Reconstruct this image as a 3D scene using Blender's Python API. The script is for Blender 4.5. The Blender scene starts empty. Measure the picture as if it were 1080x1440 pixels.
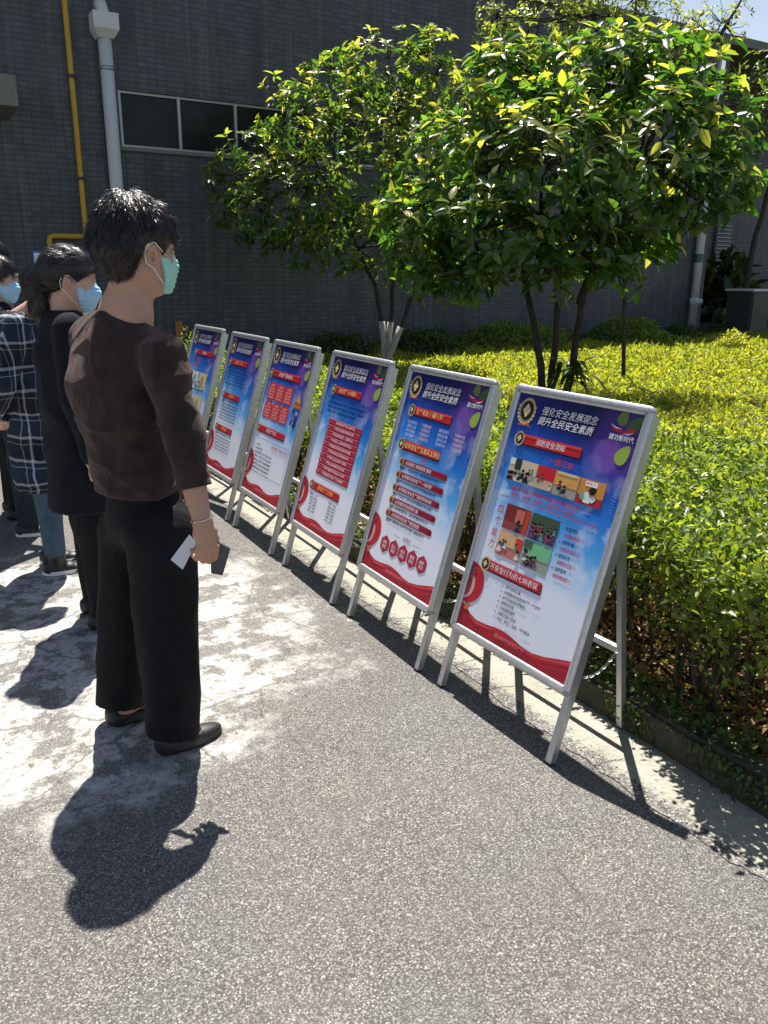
import bpy, bmesh, math, random
import numpy as np
from mathutils import Vector, Matrix
RND = random.Random(7)
NR = np.random.default_rng(11)
R = math.radians
sc = bpy.context.scene
COL = sc.collection

# ------------------------------------------------------------------ camera
CAM_H, PITCH, YAW, ROLL, FPX = 1.50, R(16.515), R(30.752), R(0.42), 1128.67
_fw = np.array([math.sin(YAW)*math.cos(PITCH), math.cos(YAW)*math.cos(PITCH), -math.sin(PITCH)])
_rt0 = np.array([math.cos(YAW), -math.sin(YAW), 0.0])
_up0 = np.cross(_rt0, _fw)
_rt = _rt0*math.cos(ROLL) + _up0*math.sin(ROLL)
_up = -_rt0*math.sin(ROLL) + _up0*math.cos(ROLL)
cd = bpy.data.cameras.new('camera')
cd.sensor_fit = 'VERTICAL'; cd.sensor_height = 24.0; cd.sensor_width = 18.0
cd.lens = FPX/1440*24.0; cd.clip_start = 0.05; cd.clip_end = 2000
cam = bpy.data.objects.new('camera', cd); COL.objects.link(cam)
M = Matrix(((_rt[0], _up[0], -_fw[0], 0), (_rt[1], _up[1], -_fw[1], 0), (_rt[2], _up[2], -_fw[2], CAM_H), (0, 0, 0, 1)))
cam.matrix_world = M
sc.camera = cam

# ------------------------------------------------------------------ world, sun, exposure
SUN_DIR = Vector((0.184, 0.374, 0.909)).normalized()
SUN_EL = math.asin(SUN_DIR.z); SUN_AZ = math.atan2(SUN_DIR.x, SUN_DIR.y)
w = bpy.data.worlds.new('World'); sc.world = w; w.use_nodes = True
nt = w.node_tree; nt.nodes.clear()
sky = nt.nodes.new('ShaderNodeTexSky'); sky.sky_type = 'NISHITA'; sky.sun_disc = False
sky.sun_elevation = SUN_EL; sky.sun_rotation = SUN_AZ; sky.air_density = 1.0; sky.dust_density = 1.0; sky.ozone_density = 1.0
bg = nt.nodes.new('ShaderNodeBackground'); bg.inputs['Strength'].default_value = 0.055
wo = nt.nodes.new('ShaderNodeOutputWorld')
# pale haze towards the horizon, the same all the way round
tc = nt.nodes.new('ShaderNodeTexCoord'); sxyz = nt.nodes.new('ShaderNodeSeparateXYZ'); nt.links.new(tc.outputs['Generated'], sxyz.inputs[0])
hz = nt.nodes.new('ShaderNodeValToRGB'); hz.color_ramp.elements[0].position = 0.0; hz.color_ramp.elements[0].color = (.8, .8, .8, 1); hz.color_ramp.elements[1].position = 0.42; hz.color_ramp.elements[1].color = (0, 0, 0, 1)
nt.links.new(sxyz.outputs[2], hz.inputs[0])
mxs = nt.nodes.new('ShaderNodeMix'); mxs.data_type = 'RGBA'; nt.links.new(hz.outputs[0], mxs.inputs[0]); nt.links.new(sky.outputs[0], mxs.inputs[6]); mxs.inputs[7].default_value = (9.8, 10.6, 11.8, 1)
nt.links.new(mxs.outputs[2], bg.inputs[0]); nt.links.new(bg.outputs[0], wo.inputs[0])
sl = bpy.data.lights.new('sun', 'SUN'); sl.energy = 5.0; sl.angle = R(0.5); sl.color = (1.0, 0.95, 0.87)
so = bpy.data.objects.new('sun', sl); COL.objects.link(so)
so.rotation_euler = (-SUN_DIR).to_track_quat('-Z', 'Y').to_euler(); so.location = (0, 0, 30)
vs = sc.view_settings
vs.view_transform = 'Standard'; vs.look = 'None'; vs.gamma = 1.0; vs.exposure = 1.0; vs.use_curve_mapping = False
sc.cycles.max_bounces = 8; sc.cycles.diffuse_bounces = 4; sc.cycles.transmission_bounces = 4

# ------------------------------------------------------------------ pixel helpers (1080 x 1440 photograph pixels)
CPOS = np.array([0, 0, CAM_H])
HEAD = np.array([math.sin(YAW), math.cos(YAW), 0.0])
def ray(u, v):
    return _rt*((u-540)/FPX) - _up*((v-720)/FPX) + _fw
def on_z(u, v, z=0.0):
    d = ray(u, v); return CPOS + d*((z-CAM_H)/d[2])
def on_y(u, v, y):
    d = ray(u, v); return CPOS + d*(y/d[1])
def on_x(u, v, x):
    d = ray(u, v); return CPOS + d*(x/d[0])
def at_depth(u, v, dep):
    d = ray(u, v); return CPOS + d*(dep/(d@HEAD))

# ------------------------------------------------------------------ object helpers
def link(name, me, parent=None):
    o = bpy.data.objects.new(name, me); COL.objects.link(o)
    if parent is not None: o.parent = parent
    return o
def tag(o, label=None, cat=None, group=None, kind=None):
    if label: o['label'] = label
    if cat: o['category'] = cat
    if group: o['group'] = group
    if kind: o['kind'] = kind
    return o
def empty(name, loc=(0, 0, 0), rz=0.0):
    o = bpy.data.objects.new(name, None); COL.objects.link(o)
    o.location = loc; o.rotation_euler = (0, 0, rz); o.empty_display_size = 0.1
    return o
def copy_tree(o, parent=None):
    c = o.copy(); COL.objects.link(c); c.parent = parent
    for ch in list(o.children): copy_tree(ch, c)
    return c

class MB:
    """collects verts / faces / material slots (and optional per-face colours) for one mesh"""
    def __init__(s): s.v = []; s.f = []; s.m = []; s.c = []; s.smooth = False
    def face(s, pts, m=0, c=None):
        n = len(s.v); s.v += [tuple(p) for p in pts]; s.f.append(tuple(range(n, n+len(pts)))); s.m.append(m); s.c.append(c)
    def add(s, vs, fs, m=0, c=None):
        n = len(s.v); s.v += [tuple(p) for p in vs]
        for f in fs: s.f.append(tuple(n+i for i in f)); s.m.append(m); s.c.append(c)
    def box(s, lo, hi, m=0, xf=None, bev=0.0):
        x0, y0, z0 = lo; x1, y1, z1 = hi
        if bev <= 0:
            vs = [(x0,y0,z0),(x1,y0,z0),(x1,y1,z0),(x0,y1,z0),(x0,y0,z1),(x1,y0,z1),(x1,y1,z1),(x0,y1,z1)]
            fs = [(0,3,2,1),(4,5,6,7),(0,1,5,4),(1,2,6,5),(2,3,7,6),(3,0,4,7)]
        else:
            bm = bmesh.new(); bmesh.ops.create_cube(bm, size=1.0)
            for q in bm.verts:
                q.co = Vector(((x0+x1)/2+q.co.x*(x1-x0), (y0+y1)/2+q.co.y*(y1-y0), (z0+z1)/2+q.co.z*(z1-z0)))
            bmesh.ops.bevel(bm, geom=list(bm.edges), offset=bev, segments=2, affect='EDGES', profile=0.6)
            bm.verts.index_update(); vs = [tuple(q.co) for q in bm.verts]; fs = [tuple(q.index for q in f.verts) for f in bm.faces]; bm.free()
        if xf: vs = [xf(p) for p in vs]
        s.add(vs, fs, m)
    def tube(s, pts, rad, n=8, m=0, cap=True):
        """swept tube; rad is a number or one per point"""
        P = [Vector(p) for p in pts]; k = len(P)
        rr = [rad]*k if not hasattr(rad, '__len__') else list(rad)
        base = len(s.v); prev = None
        for i in range(k):
            d = (P[min(i+1, k-1)] - P[max(i-1, 0)]).normalized()
            if prev is None:
                a = Vector((0, 0, 1)) if abs(d.z) < 0.9 else Vector((1, 0, 0))
                x = d.cross(a).normalized()
            else:
                x = (prev - d*prev.dot(d)).normalized()
            y = d.cross(x); prev = x
            for j in range(n):
                t = 2*math.pi*j/n
                s.v.append(tuple(P[i] + (x*math.cos(t) + y*math.sin(t))*rr[i]))
        for i in range(k-1):
            for j in range(n):
                a = base+i*n+j; b = base+i*n+(j+1) % n
                s.f.append((a, b, b+n, a+n)); s.m.append(m); s.c.append(None)
        if cap:
            s.f.append(tuple(base+j for j in range(n))[::-1]); s.m.append(m); s.c.append(None)
            s.f.append(tuple(base+(k-1)*n+j for j in range(n))); s.m.append(m); s.c.append(None)
    def mesh(s, name, mats):
        me = bpy.data.meshes.new(name); me.from_pydata(s.v, [], s.f)
        for mt in (mats if isinstance(mats, (list, tuple)) else [mats]): me.materials.append(mt)
        if any(s.m): me.polygons.foreach_set('material_index', s.m)
        if any(c is not None for c in s.c):
            ca = me.color_attributes.new('Col', 'FLOAT_COLOR', 'CORNER'); arr = []
            for f, c in zip(s.f, s.c):
                arr += list((*(c or (1, 1, 1)), 1.0))*len(f)
            ca.data.foreach_set('color', arr)
        if s.smooth: me.polygons.foreach_set('use_smooth', [True]*len(s.f))
        me.update(); return me
    def build(s, name, mats, parent=None):
        return link(name, s.mesh(name, mats), parent)

def np_mesh(name, V, F, mat, parent=None, smooth=False):
    """V (n,3), F (m,k) with k = 3 or 4"""
    me = bpy.data.meshes.new(name); V = np.asarray(V, np.float32); F = np.asarray(F, np.int32); k = F.shape[1]
    me.vertices.add(len(V)); me.vertices.foreach_set('co', V.ravel())
    me.loops.add(F.size); me.loops.foreach_set('vertex_index', F.ravel())
    me.polygons.add(len(F)); me.polygons.foreach_set('loop_start', np.arange(0, F.size, k, dtype=np.int32))
    me.polygons.foreach_set('loop_total', np.full(len(F), k, np.int32))
    if smooth: me.polygons.foreach_set('use_smooth', np.ones(len(F), bool))
    me.update(calc_edges=True); me.materials.append(mat)
    return link(name, me, parent) if name else me

# ------------------------------------------------------------------ material helpers
class NB:
    def __init__(s, name):
        s.mat = bpy.data.materials.new(name); s.mat.use_nodes = True; s.nt = s.mat.node_tree; s.nt.nodes.clear()
        s.out = s.n('OutputMaterial')
    def n(s, t, **kw):
        nd = s.nt.nodes.new('ShaderNode'+t)
        for k, v in kw.items(): setattr(nd, k, v)
        return nd
    def l(s, a, b): s.nt.links.new(a, b)
    def put(s, sock, v):
        if hasattr(v, 'is_output'): s.l(v, sock)
        elif v is not None: sock.default_value = v
    def coords(s, kind='Object', scale=None, loc=None, rot=None):
        o = s.n('TexCoord').outputs[kind]
        if scale is None and loc is None and rot is None: return o
        m = s.n('Mapping'); s.l(o, m.inputs[0])
        if scale is not None: m.inputs['Scale'].default_value = scale if hasattr(scale, '__len__') else (scale,)*3
        if loc is not None: m.inputs['Location'].default_value = loc
        if rot is not None: m.inputs['Rotation'].default_value = rot
        return m.outputs[0]
    def noise(s, vec, scale, detail=4.0, rough=0.55, dist=0.0, col=False):
        t = s.n('TexNoise'); s.put(t.inputs['Vector'], vec); t.inputs['Scale'].default_value = scale
        t.inputs['Detail'].default_value = detail; t.inputs['Roughness'].default_value = rough; t.inputs['Distortion'].default_value = dist
        return t.outputs['Color' if col else 'Fac']
    def voro(s, vec, scale, feature='F1', out='Distance', rnd=1.0):
        t = s.n('TexVoronoi', feature=feature); s.put(t.inputs['Vector'], vec); t.inputs['Scale'].default_value = scale
        t.inputs['Randomness'].default_value = rnd
        return t.outputs[out]
    def ramp(s, fac, stops, interp='LINEAR'):
        r = s.n('ValToRGB'); s.put(r.inputs[0], fac); cr = r.color_ramp; cr.interpolation = interp
        while len(cr.elements) < len(stops): cr.elements.new(0.5)
        for e, (p, c) in zip(cr.elements, stops):
            e.position = p; e.color = (*(c if hasattr(c, '__len__') else (c, c, c)), 1)[:4]
        return r.outputs[0]
    def math(s, op, a, b=None, clamp=False):
        m = s.n('Math', operation=op, use_clamp=clamp); s.put(m.inputs[0], a)
        if b is not None: s.put(m.inputs[1], b)
        return m.outputs[0]
    def mix(s, fac, a, b, mode='MIX'):
        m = s.n('Mix', data_type='RGBA', blend_type=mode); s.put(m.inputs[0], fac)
        s.put(m.inputs[6], (*a, 1) if isinstance(a, tuple) else a); s.put(m.inputs[7], (*b, 1) if isinstance(b, tuple) else b)
        return m.outputs[2]
    def bump(s, h, strength=0.3, dist=0.01, normal=None):
        b = s.n('Bump'); s.put(b.inputs['Height'], h); b.inputs['Strength'].default_value = strength; b.inputs['Distance'].default_value = dist
        if normal is not None: s.l(normal, b.inputs['Normal'])
        return b.outputs[0]
    def principled(s, color, rough=0.6, normal=None, metal=0.0, spec=0.5, **kw):
        p = s.n('BsdfPrincipled'); s.put(p.inputs['Base Color'], (*color, 1) if isinstance(color, tuple) else color)
        s.put(p.inputs['Roughness'], rough); s.put(p.inputs['Metallic'], metal); p.inputs['Specular IOR Level'].default_value = spec
        if normal is not None: s.l(normal, p.inputs['Normal'])
        for k, v in kw.items(): s.put(p.inputs[k.replace('_', ' ')], v)
        s.p = p; return p
    def done(s, sh):
        s.l(sh.outputs[0] if hasattr(sh, 'outputs') else sh, s.out.inputs[0]); return s.mat
    def val(s, *a): pass

def rgb(*c):
    """sRGB 0-255 to linear"""
    return tuple((x/255/12.92 if x/255 <= 0.04045 else ((x/255+0.055)/1.055)**2.4) for x in c)

def simple(name, color, rough=0.6, metal=0.0, spec=0.5, var=0.0, vscale=40, bump=0.0, bscale=200):
    b = NB(name); c = color; nrm = None; co = b.coords()
    if var > 0:
        c = b.mix(b.noise(co, vscale, 4), tuple(x*(1-var) for x in color), tuple(min(1, x*(1+var)) for x in color))
    if bump > 0: nrm = b.bump(b.noise(co, bscale, 3), bump, 0.002)
    return b.done(b.principled(c, rough, nrm, metal, spec))
# ------------------------------------------------------------------ surface materials
def m_asphalt():
    b = NB('worn_asphalt'); co = b.coords()
    cell = b.voro(co, 215, 'F1', 'Color'); hsv = b.n('SeparateColor'); b.l(cell, hsv.inputs[0])
    dist = b.voro(co, 215, 'F1', 'Distance')
    big = b.voro(co, 105, 'F1', 'Color'); hb = b.n('SeparateColor'); b.l(big, hb.inputs[0]); bd = b.voro(co, 105, 'F1', 'Distance')
    stone = b.ramp(hsv.outputs[0], [(0.0, (.115,.112,.106)), (0.45, (.175,.17,.16)), (0.8, (.24,.232,.218)), (1.0, (.38,.37,.35))])
    bigs = b.ramp(hb.outputs[1], [(0.0, 0.0), (0.80, 0.0), (0.84, 1.0), (1.0, 1.0)])
    bigm = b.math('MULTIPLY', bigs, b.ramp(bd, [(0.0, 1.0), (0.33, 1.0), (0.42, 0.0), (1, 0.0)]))
    bigc = b.ramp(hb.outputs[2], [(0, (.20,.19,.18)), (.6, (.30,.288,.268)), (1, (.46,.445,.415))])
    stone = b.mix(bigm, stone, bigc)
    gap = b.ramp(dist, [(0.0, 0.0), (0.5, 0.0), (0.72, 1.0), (1.0, 1.0)])
    pits = b.ramp(b.noise(co, 150, 4, .65), [(0, 1.0), (.38, .9), (.46, 0.0), (1, 0)])
    gapp = b.math('MAXIMUM', gap, pits)
    col = b.mix(b.math('MULTIPLY', gapp, .82), stone, (.045, .044, .043))
    # broad tone: brown and grey drifts
    col = b.mix(b.ramp(b.noise(co, 1.7, 5, .6), [(.35, 0.0), (.65, 1.0)]), col, b.mix(1.0, col, (1.05, 1.01, .96), 'MULTIPLY'))
    col = b.mix(b.ramp(b.noise(co, 4.3, 4, .6), [(.42, 0.0), (.7, .35)]), col, (.135, .13, .122))
    # large stains, drifts of grime and a few hairline cracks
    col = b.mix(b.ramp(b.noise(co, .55, 6, .62), [(.34, .38), (.52, 0.0)]), col, b.mix(1.0, col, (.66, .66, .67), 'MULTIPLY'))
    col = b.mix(b.ramp(b.noise(co, 2.6, 7, .7), [(.54, 0.0), (.66, .42)]), col, b.mix(1.0, col, (1.32, 1.30, 1.25), 'MULTIPLY'))
    col = b.mix(b.ramp(b.noise(co, 19, 5, .7), [(.60, 0.0), (.72, .5)]), col, (.075, .072, .07))
    hair = b.ramp(b.voro(b.mix(.10, co, b.noise(co, 3, 6, .65, col=True)), .85, 'DISTANCE_TO_EDGE'), [(0, 1.0), (.0016, .7), (.004, 0.0), (1, 0.0)])
    col = b.mix(b.math('MULTIPLY', hair, b.ramp(b.noise(co, 1.3, 3), [(.45, 0.0), (.6, .75)])), col, (.035, .034, .033))
    # cement spill worn into patches round the standing group
    sx = b.n('SeparateXYZ'); b.l(co, sx.inputs[0])
    dx = b.math('DIVIDE', b.math('SUBTRACT', sx.outputs[0], 0.35), 1.12)
    dy = b.math('DIVIDE', b.math('SUBTRACT', sx.outputs[1], 3.35), 1.20)
    rr = b.math('SQRT', b.math('ADD', b.math('MULTIPLY', dx, dx), b.math('MULTIPLY', dy, dy)))
    wob = b.math('MULTIPLY', b.math('SUBTRACT', b.noise(co, 2.2, 8, .70), .5), 1.5)
    body = b.ramp(b.math('MULTIPLY', b.math('ADD', rr, wob), .5), [(.0, 1.0), (.43, 1.0), (.55, 0.0), (1.0, 0.0)])
    holes = b.ramp(b.noise(co, 5.5, 9, .72), [(.0, 0.0), (.455, .16), (.505, 1.0), (1, 1)])
    spots = b.ramp(b.math('ADD', b.noise(co, 13, 6, .7), b.math('MULTIPLY', rr, -.085)), [(.0, 0.0), (.555, 0.0), (.58, .9), (1, .9)])
    cem = b.math('MAXIMUM', b.math('MULTIPLY', body, holes), b.math('MULTIPLY', spots, b.ramp(b.math('MULTIPLY', rr, .5), [(0, 1.0), (.72, .9), (.9, 0.0)])))
    grit = b.math('MULTIPLY', b.ramp(b.noise(co, 120, 4, .7), [(.3, .5), (.55, 1.0)]), b.ramp(b.noise(co, 34, 7, .72), [(.36, .25), (.5, 1.0)]))
    cem = b.math('MULTIPLY', cem, grit)
    tone = b.ramp(b.noise(co, 9, 8, .75), [(.25, (.26,.25,.235)), (.5, (.50,.485,.45)), (.75, (.70,.68,.63))])
    crk = b.ramp(b.voro(b.mix(.12, co, b.noise(co, 5, 5, .6, col=True)), 1.6, 'DISTANCE_TO_EDGE'), [(0, 0.0), (.004, 0.35), (.010, 1.0), (1, 1.0)])
    tone = b.mix(crk, (.15, .145, .135), tone)
    col = b.mix(cem, col, tone)
    h = b.math('ADD', b.math('MULTIPLY', b.math('SUBTRACT', 1.0, gapp), b.math('SUBTRACT', 1.0, b.math('MULTIPLY', cem, .8))), b.math('MULTIPLY', b.noise(co, 300, 2), .4))
    nrm = b.bump(h, 0.55, 0.0035)
    return b.done(b.principled(col, .82, nrm, spec=.3))

def m_concrete(name='gutter_concrete', base=(.42, .40, .34), moss=0.25, fringe=None):
    b = NB(name); co = b.coords()
    n1 = b.noise(co, 6, 8, .7); n2 = b.noise(co, 90, 4, .7)
    c = b.mix(b.ramp(n1, [(.3, 0.0), (.7, 1.0)]), tuple(x*.72 for x in base), base)
    c = b.mix(b.ramp(n2, [(.38, .55), (.55, 0.0)]), c, tuple(x*.5 for x in base))
    c = b.mix(b.math('MULTIPLY', b.ramp(b.noise(co, 3.3, 6, .7), [(.48, 0.0), (.68, 1.0)]), moss), c, (.09, .10, .045))
    sp = b.ramp(b.voro(co, 240, 'F1', 'Distance'), [(0, 1.0), (.16, .6), (.26, 0.0)])
    if fringe is not None:
        sx = b.n('SeparateXYZ'); b.l(co, sx.inputs[0]); e = b.math('MULTIPLY', b.math('SUBTRACT', sx.outputs[0], fringe), 9.0)
        wv = b.math('ADD', b.math('MULTIPLY', b.math('SUBTRACT', b.noise(co, 7, 8, .75), .5), 1.5), b.math('MULTIPLY', b.math('SUBTRACT', b.noise(co, 75, 4, .7), .5), 1.0))
        fm = b.ramp(b.math('ADD', e, wv), [(0, 1.0), (.20, 1.0), (.42, 0.0)])
        gr = b.n('SeparateColor'); b.l(b.voro(co, 165, 'F1', 'Color'), gr.inputs[0]); ac = b.ramp(gr.outputs[0], [(0, (.06,.058,.054)), (.5, (.15,.145,.135)), (.85, (.24,.23,.21)), (1, (.40,.38,.35))])
        c = b.mix(fm, c, ac)
    c = b.mix(b.math('MULTIPLY', sp, .35), c, (.16, .15, .13))
    return b.done(b.principled(c, .88, b.bump(b.math('ADD', n2, b.math('MULTIPLY', n1, .6)), .5, .004), spec=.25))

def m_kerb():
    b = NB('mossy_kerb'); co = b.coords()
    n1 = b.noise(co, 9, 8, .7); n2 = b.noise(co, 70, 5, .7)
    c = b.ramp(n1, [(.3, (.035,.04,.022)), (.5, (.075,.075,.052)), (.7, (.14,.13,.105))])
    c = b.mix(b.ramp(n2, [(.35, .6), (.55, 0.0)]), c, (.045, .05, .03))
    return b.done(b.principled(c, .9, b.bump(b.math('ADD', n2, n1), .9, .012), spec=.2))

def m_soil():
    b = NB('bed_soil'); co = b.coords()
    n = b.noise(co, 30, 8, .75)
    c = b.ramp(n, [(.3, (.028,.021,.014)), (.55, (.075,.054,.035)), (.75, (.15,.11,.07))])
    return b.done(b.principled(c, .95, b.bump(n, .8, .02), spec=.1))

def m_tile():
    b = NB('wall_tile'); co = b.coords(); sx = b.n('SeparateXYZ'); b.l(co, sx.inputs[0])
    cx = b.n('CombineXYZ'); b.l(b.math('ADD', sx.outputs[0], sx.outputs[1]), cx.inputs[0]); b.l(sx.outputs[2], cx.inputs[1])
    br = b.n('TexBrick'); b.l(cx.outputs[0], br.inputs['Vector']); br.offset = 0.0; br.squash = 1.0
    br.inputs['Scale'].default_value = 1.0; br.inputs['Brick Width'].default_value = .125; br.inputs['Row Height'].default_value = .066
    br.inputs['Mortar Size'].default_value = .0062; br.inputs['Mortar Smooth'].default_value = .15; br.inputs['Bias'].default_value = 0.0
    br.inputs['Color1'].default_value = (.056, .066, .072, 1); br.inputs['Color2'].default_value = (.096, .108, .115, 1); br.inputs['Mortar'].default_value = (.034, .040, .046, 1)
    streak = b.noise(b.coords(scale=(1.6, 1.6, .16)), 3.2, 7, .65)
    c = b.mix(b.ramp(streak, [(.40, 0.0), (.64, .8)]), br.outputs['Color'], (.040, .045, .046))
    c = b.mix(b.ramp(b.noise(b.coords(scale=(2.2, 2.2, .10), loc=(3, 1, 0)), 4.5, 6, .6), [(.56, 0.0), (.72, .45)]), c, (.14, .148, .148))
    c = b.mix(b.ramp(b.noise(co, 1.1, 5, .6), [(.4, 0.0), (.7, .35)]), c, (.10, .108, .11))
    h = b.math('ADD', b.math('SUBTRACT', 1.0, br.outputs['Fac']), b.math('MULTIPLY', b.noise(co, 11, 3), .25))
    return b.done(b.principled(c, b.ramp(b.noise(co, 7, 4), [(.3, .42), (.7, .62)]), b.bump(h, .55, .006), spec=.4))

def m_leaf(name, c0, c1, c2, trans=.45, rough=.34, spec=.5, tint=(3.1, 2.85, .85)):
    b = NB(name); g = b.n('NewGeometry'); r = g.outputs['Random Per Island']
    c = b.ramp(r, [(0, c0), (.42, c1), (.8, c2), (1.0, tuple(min(1, x*1.25) for x in c2))])
    p = b.principled(c, rough, spec=spec)
    t = b.n('BsdfTranslucent'); tc = b.mix(1.0, c, tint, 'MULTIPLY'); b.l(tc, t.inputs[0])
    m = b.n('MixShader'); m.inputs[0].default_value = trans; b.l(p.outputs[0], m.inputs[1]); b.l(t.outputs[0], m.inputs[2])
    return b.done(m)

def m_bark(name, a, c, white=False):
    b = NB(name); co = b.coords(); n = b.noise(b.coords(scale=(1, 1, .3)), 45, 6, .7)
    col = b.mix(b.ramp(n, [(.35, 0.0), (.65, 1.0)]), a, c)
    return b.done(b.principled(col, .85, b.bump(n, .6, .006), spec=.2))

def m_fabric(name, base, lift, rough=.85, sheen=.0, weave=900, spec=.2):
    b = NB(name); co = b.coords()
    n = b.noise(co, 14, 6, .65); wv = b.noise(co, weave, 2, .5)
    c = b.mix(b.ramp(n, [(.35, 0.0), (.7, 1.0)]), base, lift)
    nr = b.bump(b.math('ADD', wv, b.math('MULTIPLY', b.noise(b.coords(scale=(1, 1, .6)), 17, 6, .62, .8), 9.0)), .42, .006)
    p = b.principled(c, rough, nr, spec=spec)
    if sheen: p.inputs['Sheen Weight'].default_value = sheen; p.inputs['Sheen Roughness'].default_value = .35; p.inputs['Sheen Tint'].default_value = (*[min(1, x*6+.1) for x in lift], 1)
    return b.done(p)

def m_plaid():
    b = NB('plaid_cotton'); co = b.coords(rot=(0, 0, R(25))); sx = b.n('SeparateXYZ'); b.l(co, sx.inputs[0])
    def lines(src, period, wd, off=0.0):
        f = b.math('FRACT', b.math('ADD', b.math('DIVIDE', src, period), off)); a = b.math('ABSOLUTE', b.math('SUBTRACT', f, .5))
        return b.math('SUBTRACT', 1.0, b.math('MULTIPLY', b.math('SUBTRACT', a, wd*.55), 1/(wd*.9), clamp=True), clamp=True)
    horiz = b.math('ADD', sx.outputs[0], sx.outputs[1])
    warp = b.math('MULTIPLY', b.noise(co, 6, 3), .05)
    z = b.math('ADD', sx.outputs[2], warp); hx = b.math('ADD', horiz, warp)
    hz = b.math('ADD', lines(z, .115, .05), b.math('MULTIPLY', lines(z, .115, .02, .27), .6), clamp=True)
    vt = b.math('ADD', lines(hx, .105, .05), b.math('MULTIPLY', lines(hx, .105, .02, .3), .6), clamp=True)
    a = b.math('MULTIPLY', b.math('ADD', hz, vt), .46, clamp=True)
    c = b.mix(a, (.016, .02, .028), (.46, .47, .47))
    c = b.mix(b.math('MULTIPLY', lines(z, .23, .22), .5), c, b.mix(1.0, c, (1.4, 1.9, 2.6), 'MULTIPLY'))
    n = b.noise(co, 18, 5, .6)
    return b.done(b.principled(c, .9, b.bump(n, .3, .01), spec=.15))

def m_skin(name='skin', base=(.50, .29, .20)):
    b = NB(name); co = b.coords(); n = b.noise(co, 22, 5, .6)
    c = b.mix(n, tuple(x*.86 for x in base), tuple(min(1, x*1.1) for x in base))
    p = b.principled(c, .5, b.bump(b.noise(co, 260, 3), .12, .002), spec=.4)
    p.inputs['Subsurface Weight'].default_value = .12; p.inputs['Subsurface Radius'].default_value = (.012, .005, .003); p.inputs['Subsurface Scale'].default_value = 1.0
    return b.done(p)

def m_hair(name='hair', base=(.012, .010, .009), tip=(.035, .02, .014), rough=.36):
    b = NB(name); g = b.n('NewGeometry')
    c = b.ramp(g.outputs['Random Per Island'], [(0, base), (.6, tip), (1.0, tuple(x*1.7 for x in tip))])
    return b.done(b.principled(c, rough, spec=.55))

def m_print(name='poster_print'):
    b = NB(name); a = b.n('Attribute', attribute_name='Col')
    return b.done(b.principled(a.outputs['Color'], .42, spec=.4))

def m_poster():
    b = NB('poster_sky_print'); uv = b.n('UVMap'); uv.uv_map = 'UVMap'; sx = b.n('SeparateXYZ'); b.l(uv.outputs[0], sx.inputs[0])
    u, v = sx.outputs[0], sx.outputs[1]                 # v: 0 top, 1 bottom
    wob = b.math('MULTIPLY', b.math('SUBTRACT', b.noise(uv.outputs[0], 2.2, 5, .6), .5), .10)
    lean = b.math('MULTIPLY', b.math('SUBTRACT', u, .5), -.16)
    t = b.math('ADD', b.math('ADD', v, wob), lean)
    g = b.ramp(t, [(0.0, rgb(14, 20, 74)), (.10, rgb(20, 34, 112)), (.20, rgb(30, 74, 168)), (.33, rgb(38, 118, 208)), (.46, rgb(84, 164, 230)), (.58, rgb(176, 208, 242)), (.68, rgb(226, 232, 246)), (1.0, rgb(233, 235, 244))])
    m = b.n('Mapping'); b.l(uv.outputs[0], m.inputs[0]); m.inputs['Scale'].default_value = (1.0, 1.55, 1)
    cl = b.noise(m.outputs[0], 4.4, 9, .58, .3)
    side = b.math('ABSOLUTE', b.math('SUBTRACT', u, .52))
    band = b.ramp(v, [(0, 0.0), (.18, 0.0), (.34, .8), (.62, .95), (.75, 0.0)])
    cm = b.math('MULTIPLY', b.math('MULTIPLY', b.ramp(cl, [(.46, 0.0), (.66, 1.0)]), band), b.ramp(side, [(.10, 0.0), (.45, 1.0)]))
    g = b.mix(cm, g, rgb(236, 242, 250))
    # violet bokeh disc and haze, top right
    def disc(cx, cy, r, soft):
        dx = b.math('SUBTRACT', u, cx); dy = b.math('MULTIPLY', b.math('SUBTRACT', v, cy), 1.55)
        d = b.math('SQRT', b.math('ADD', b.math('MULTIPLY', dx, dx), b.math('MULTIPLY', dy, dy)))
        return b.math('SUBTRACT', 1.0, b.math('DIVIDE', b.math('SUBTRACT', d, r-soft), soft*2, clamp=True), clamp=True)
    g = b.mix(b.math('MULTIPLY', disc(.88, .12, .16, .14), .75), g, rgb(104, 62, 156))
    g = b.mix(b.math('MULTIPLY', disc(.82, .165, .10, .012), .35), g, rgb(150, 104, 196))
    g = b.mix(b.math('MULTIPLY', disc(.74, .215, .07, .01), .16), g, rgb(140, 150, 220))
    return b.done(b.principled(g, .36, spec=.45))

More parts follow.
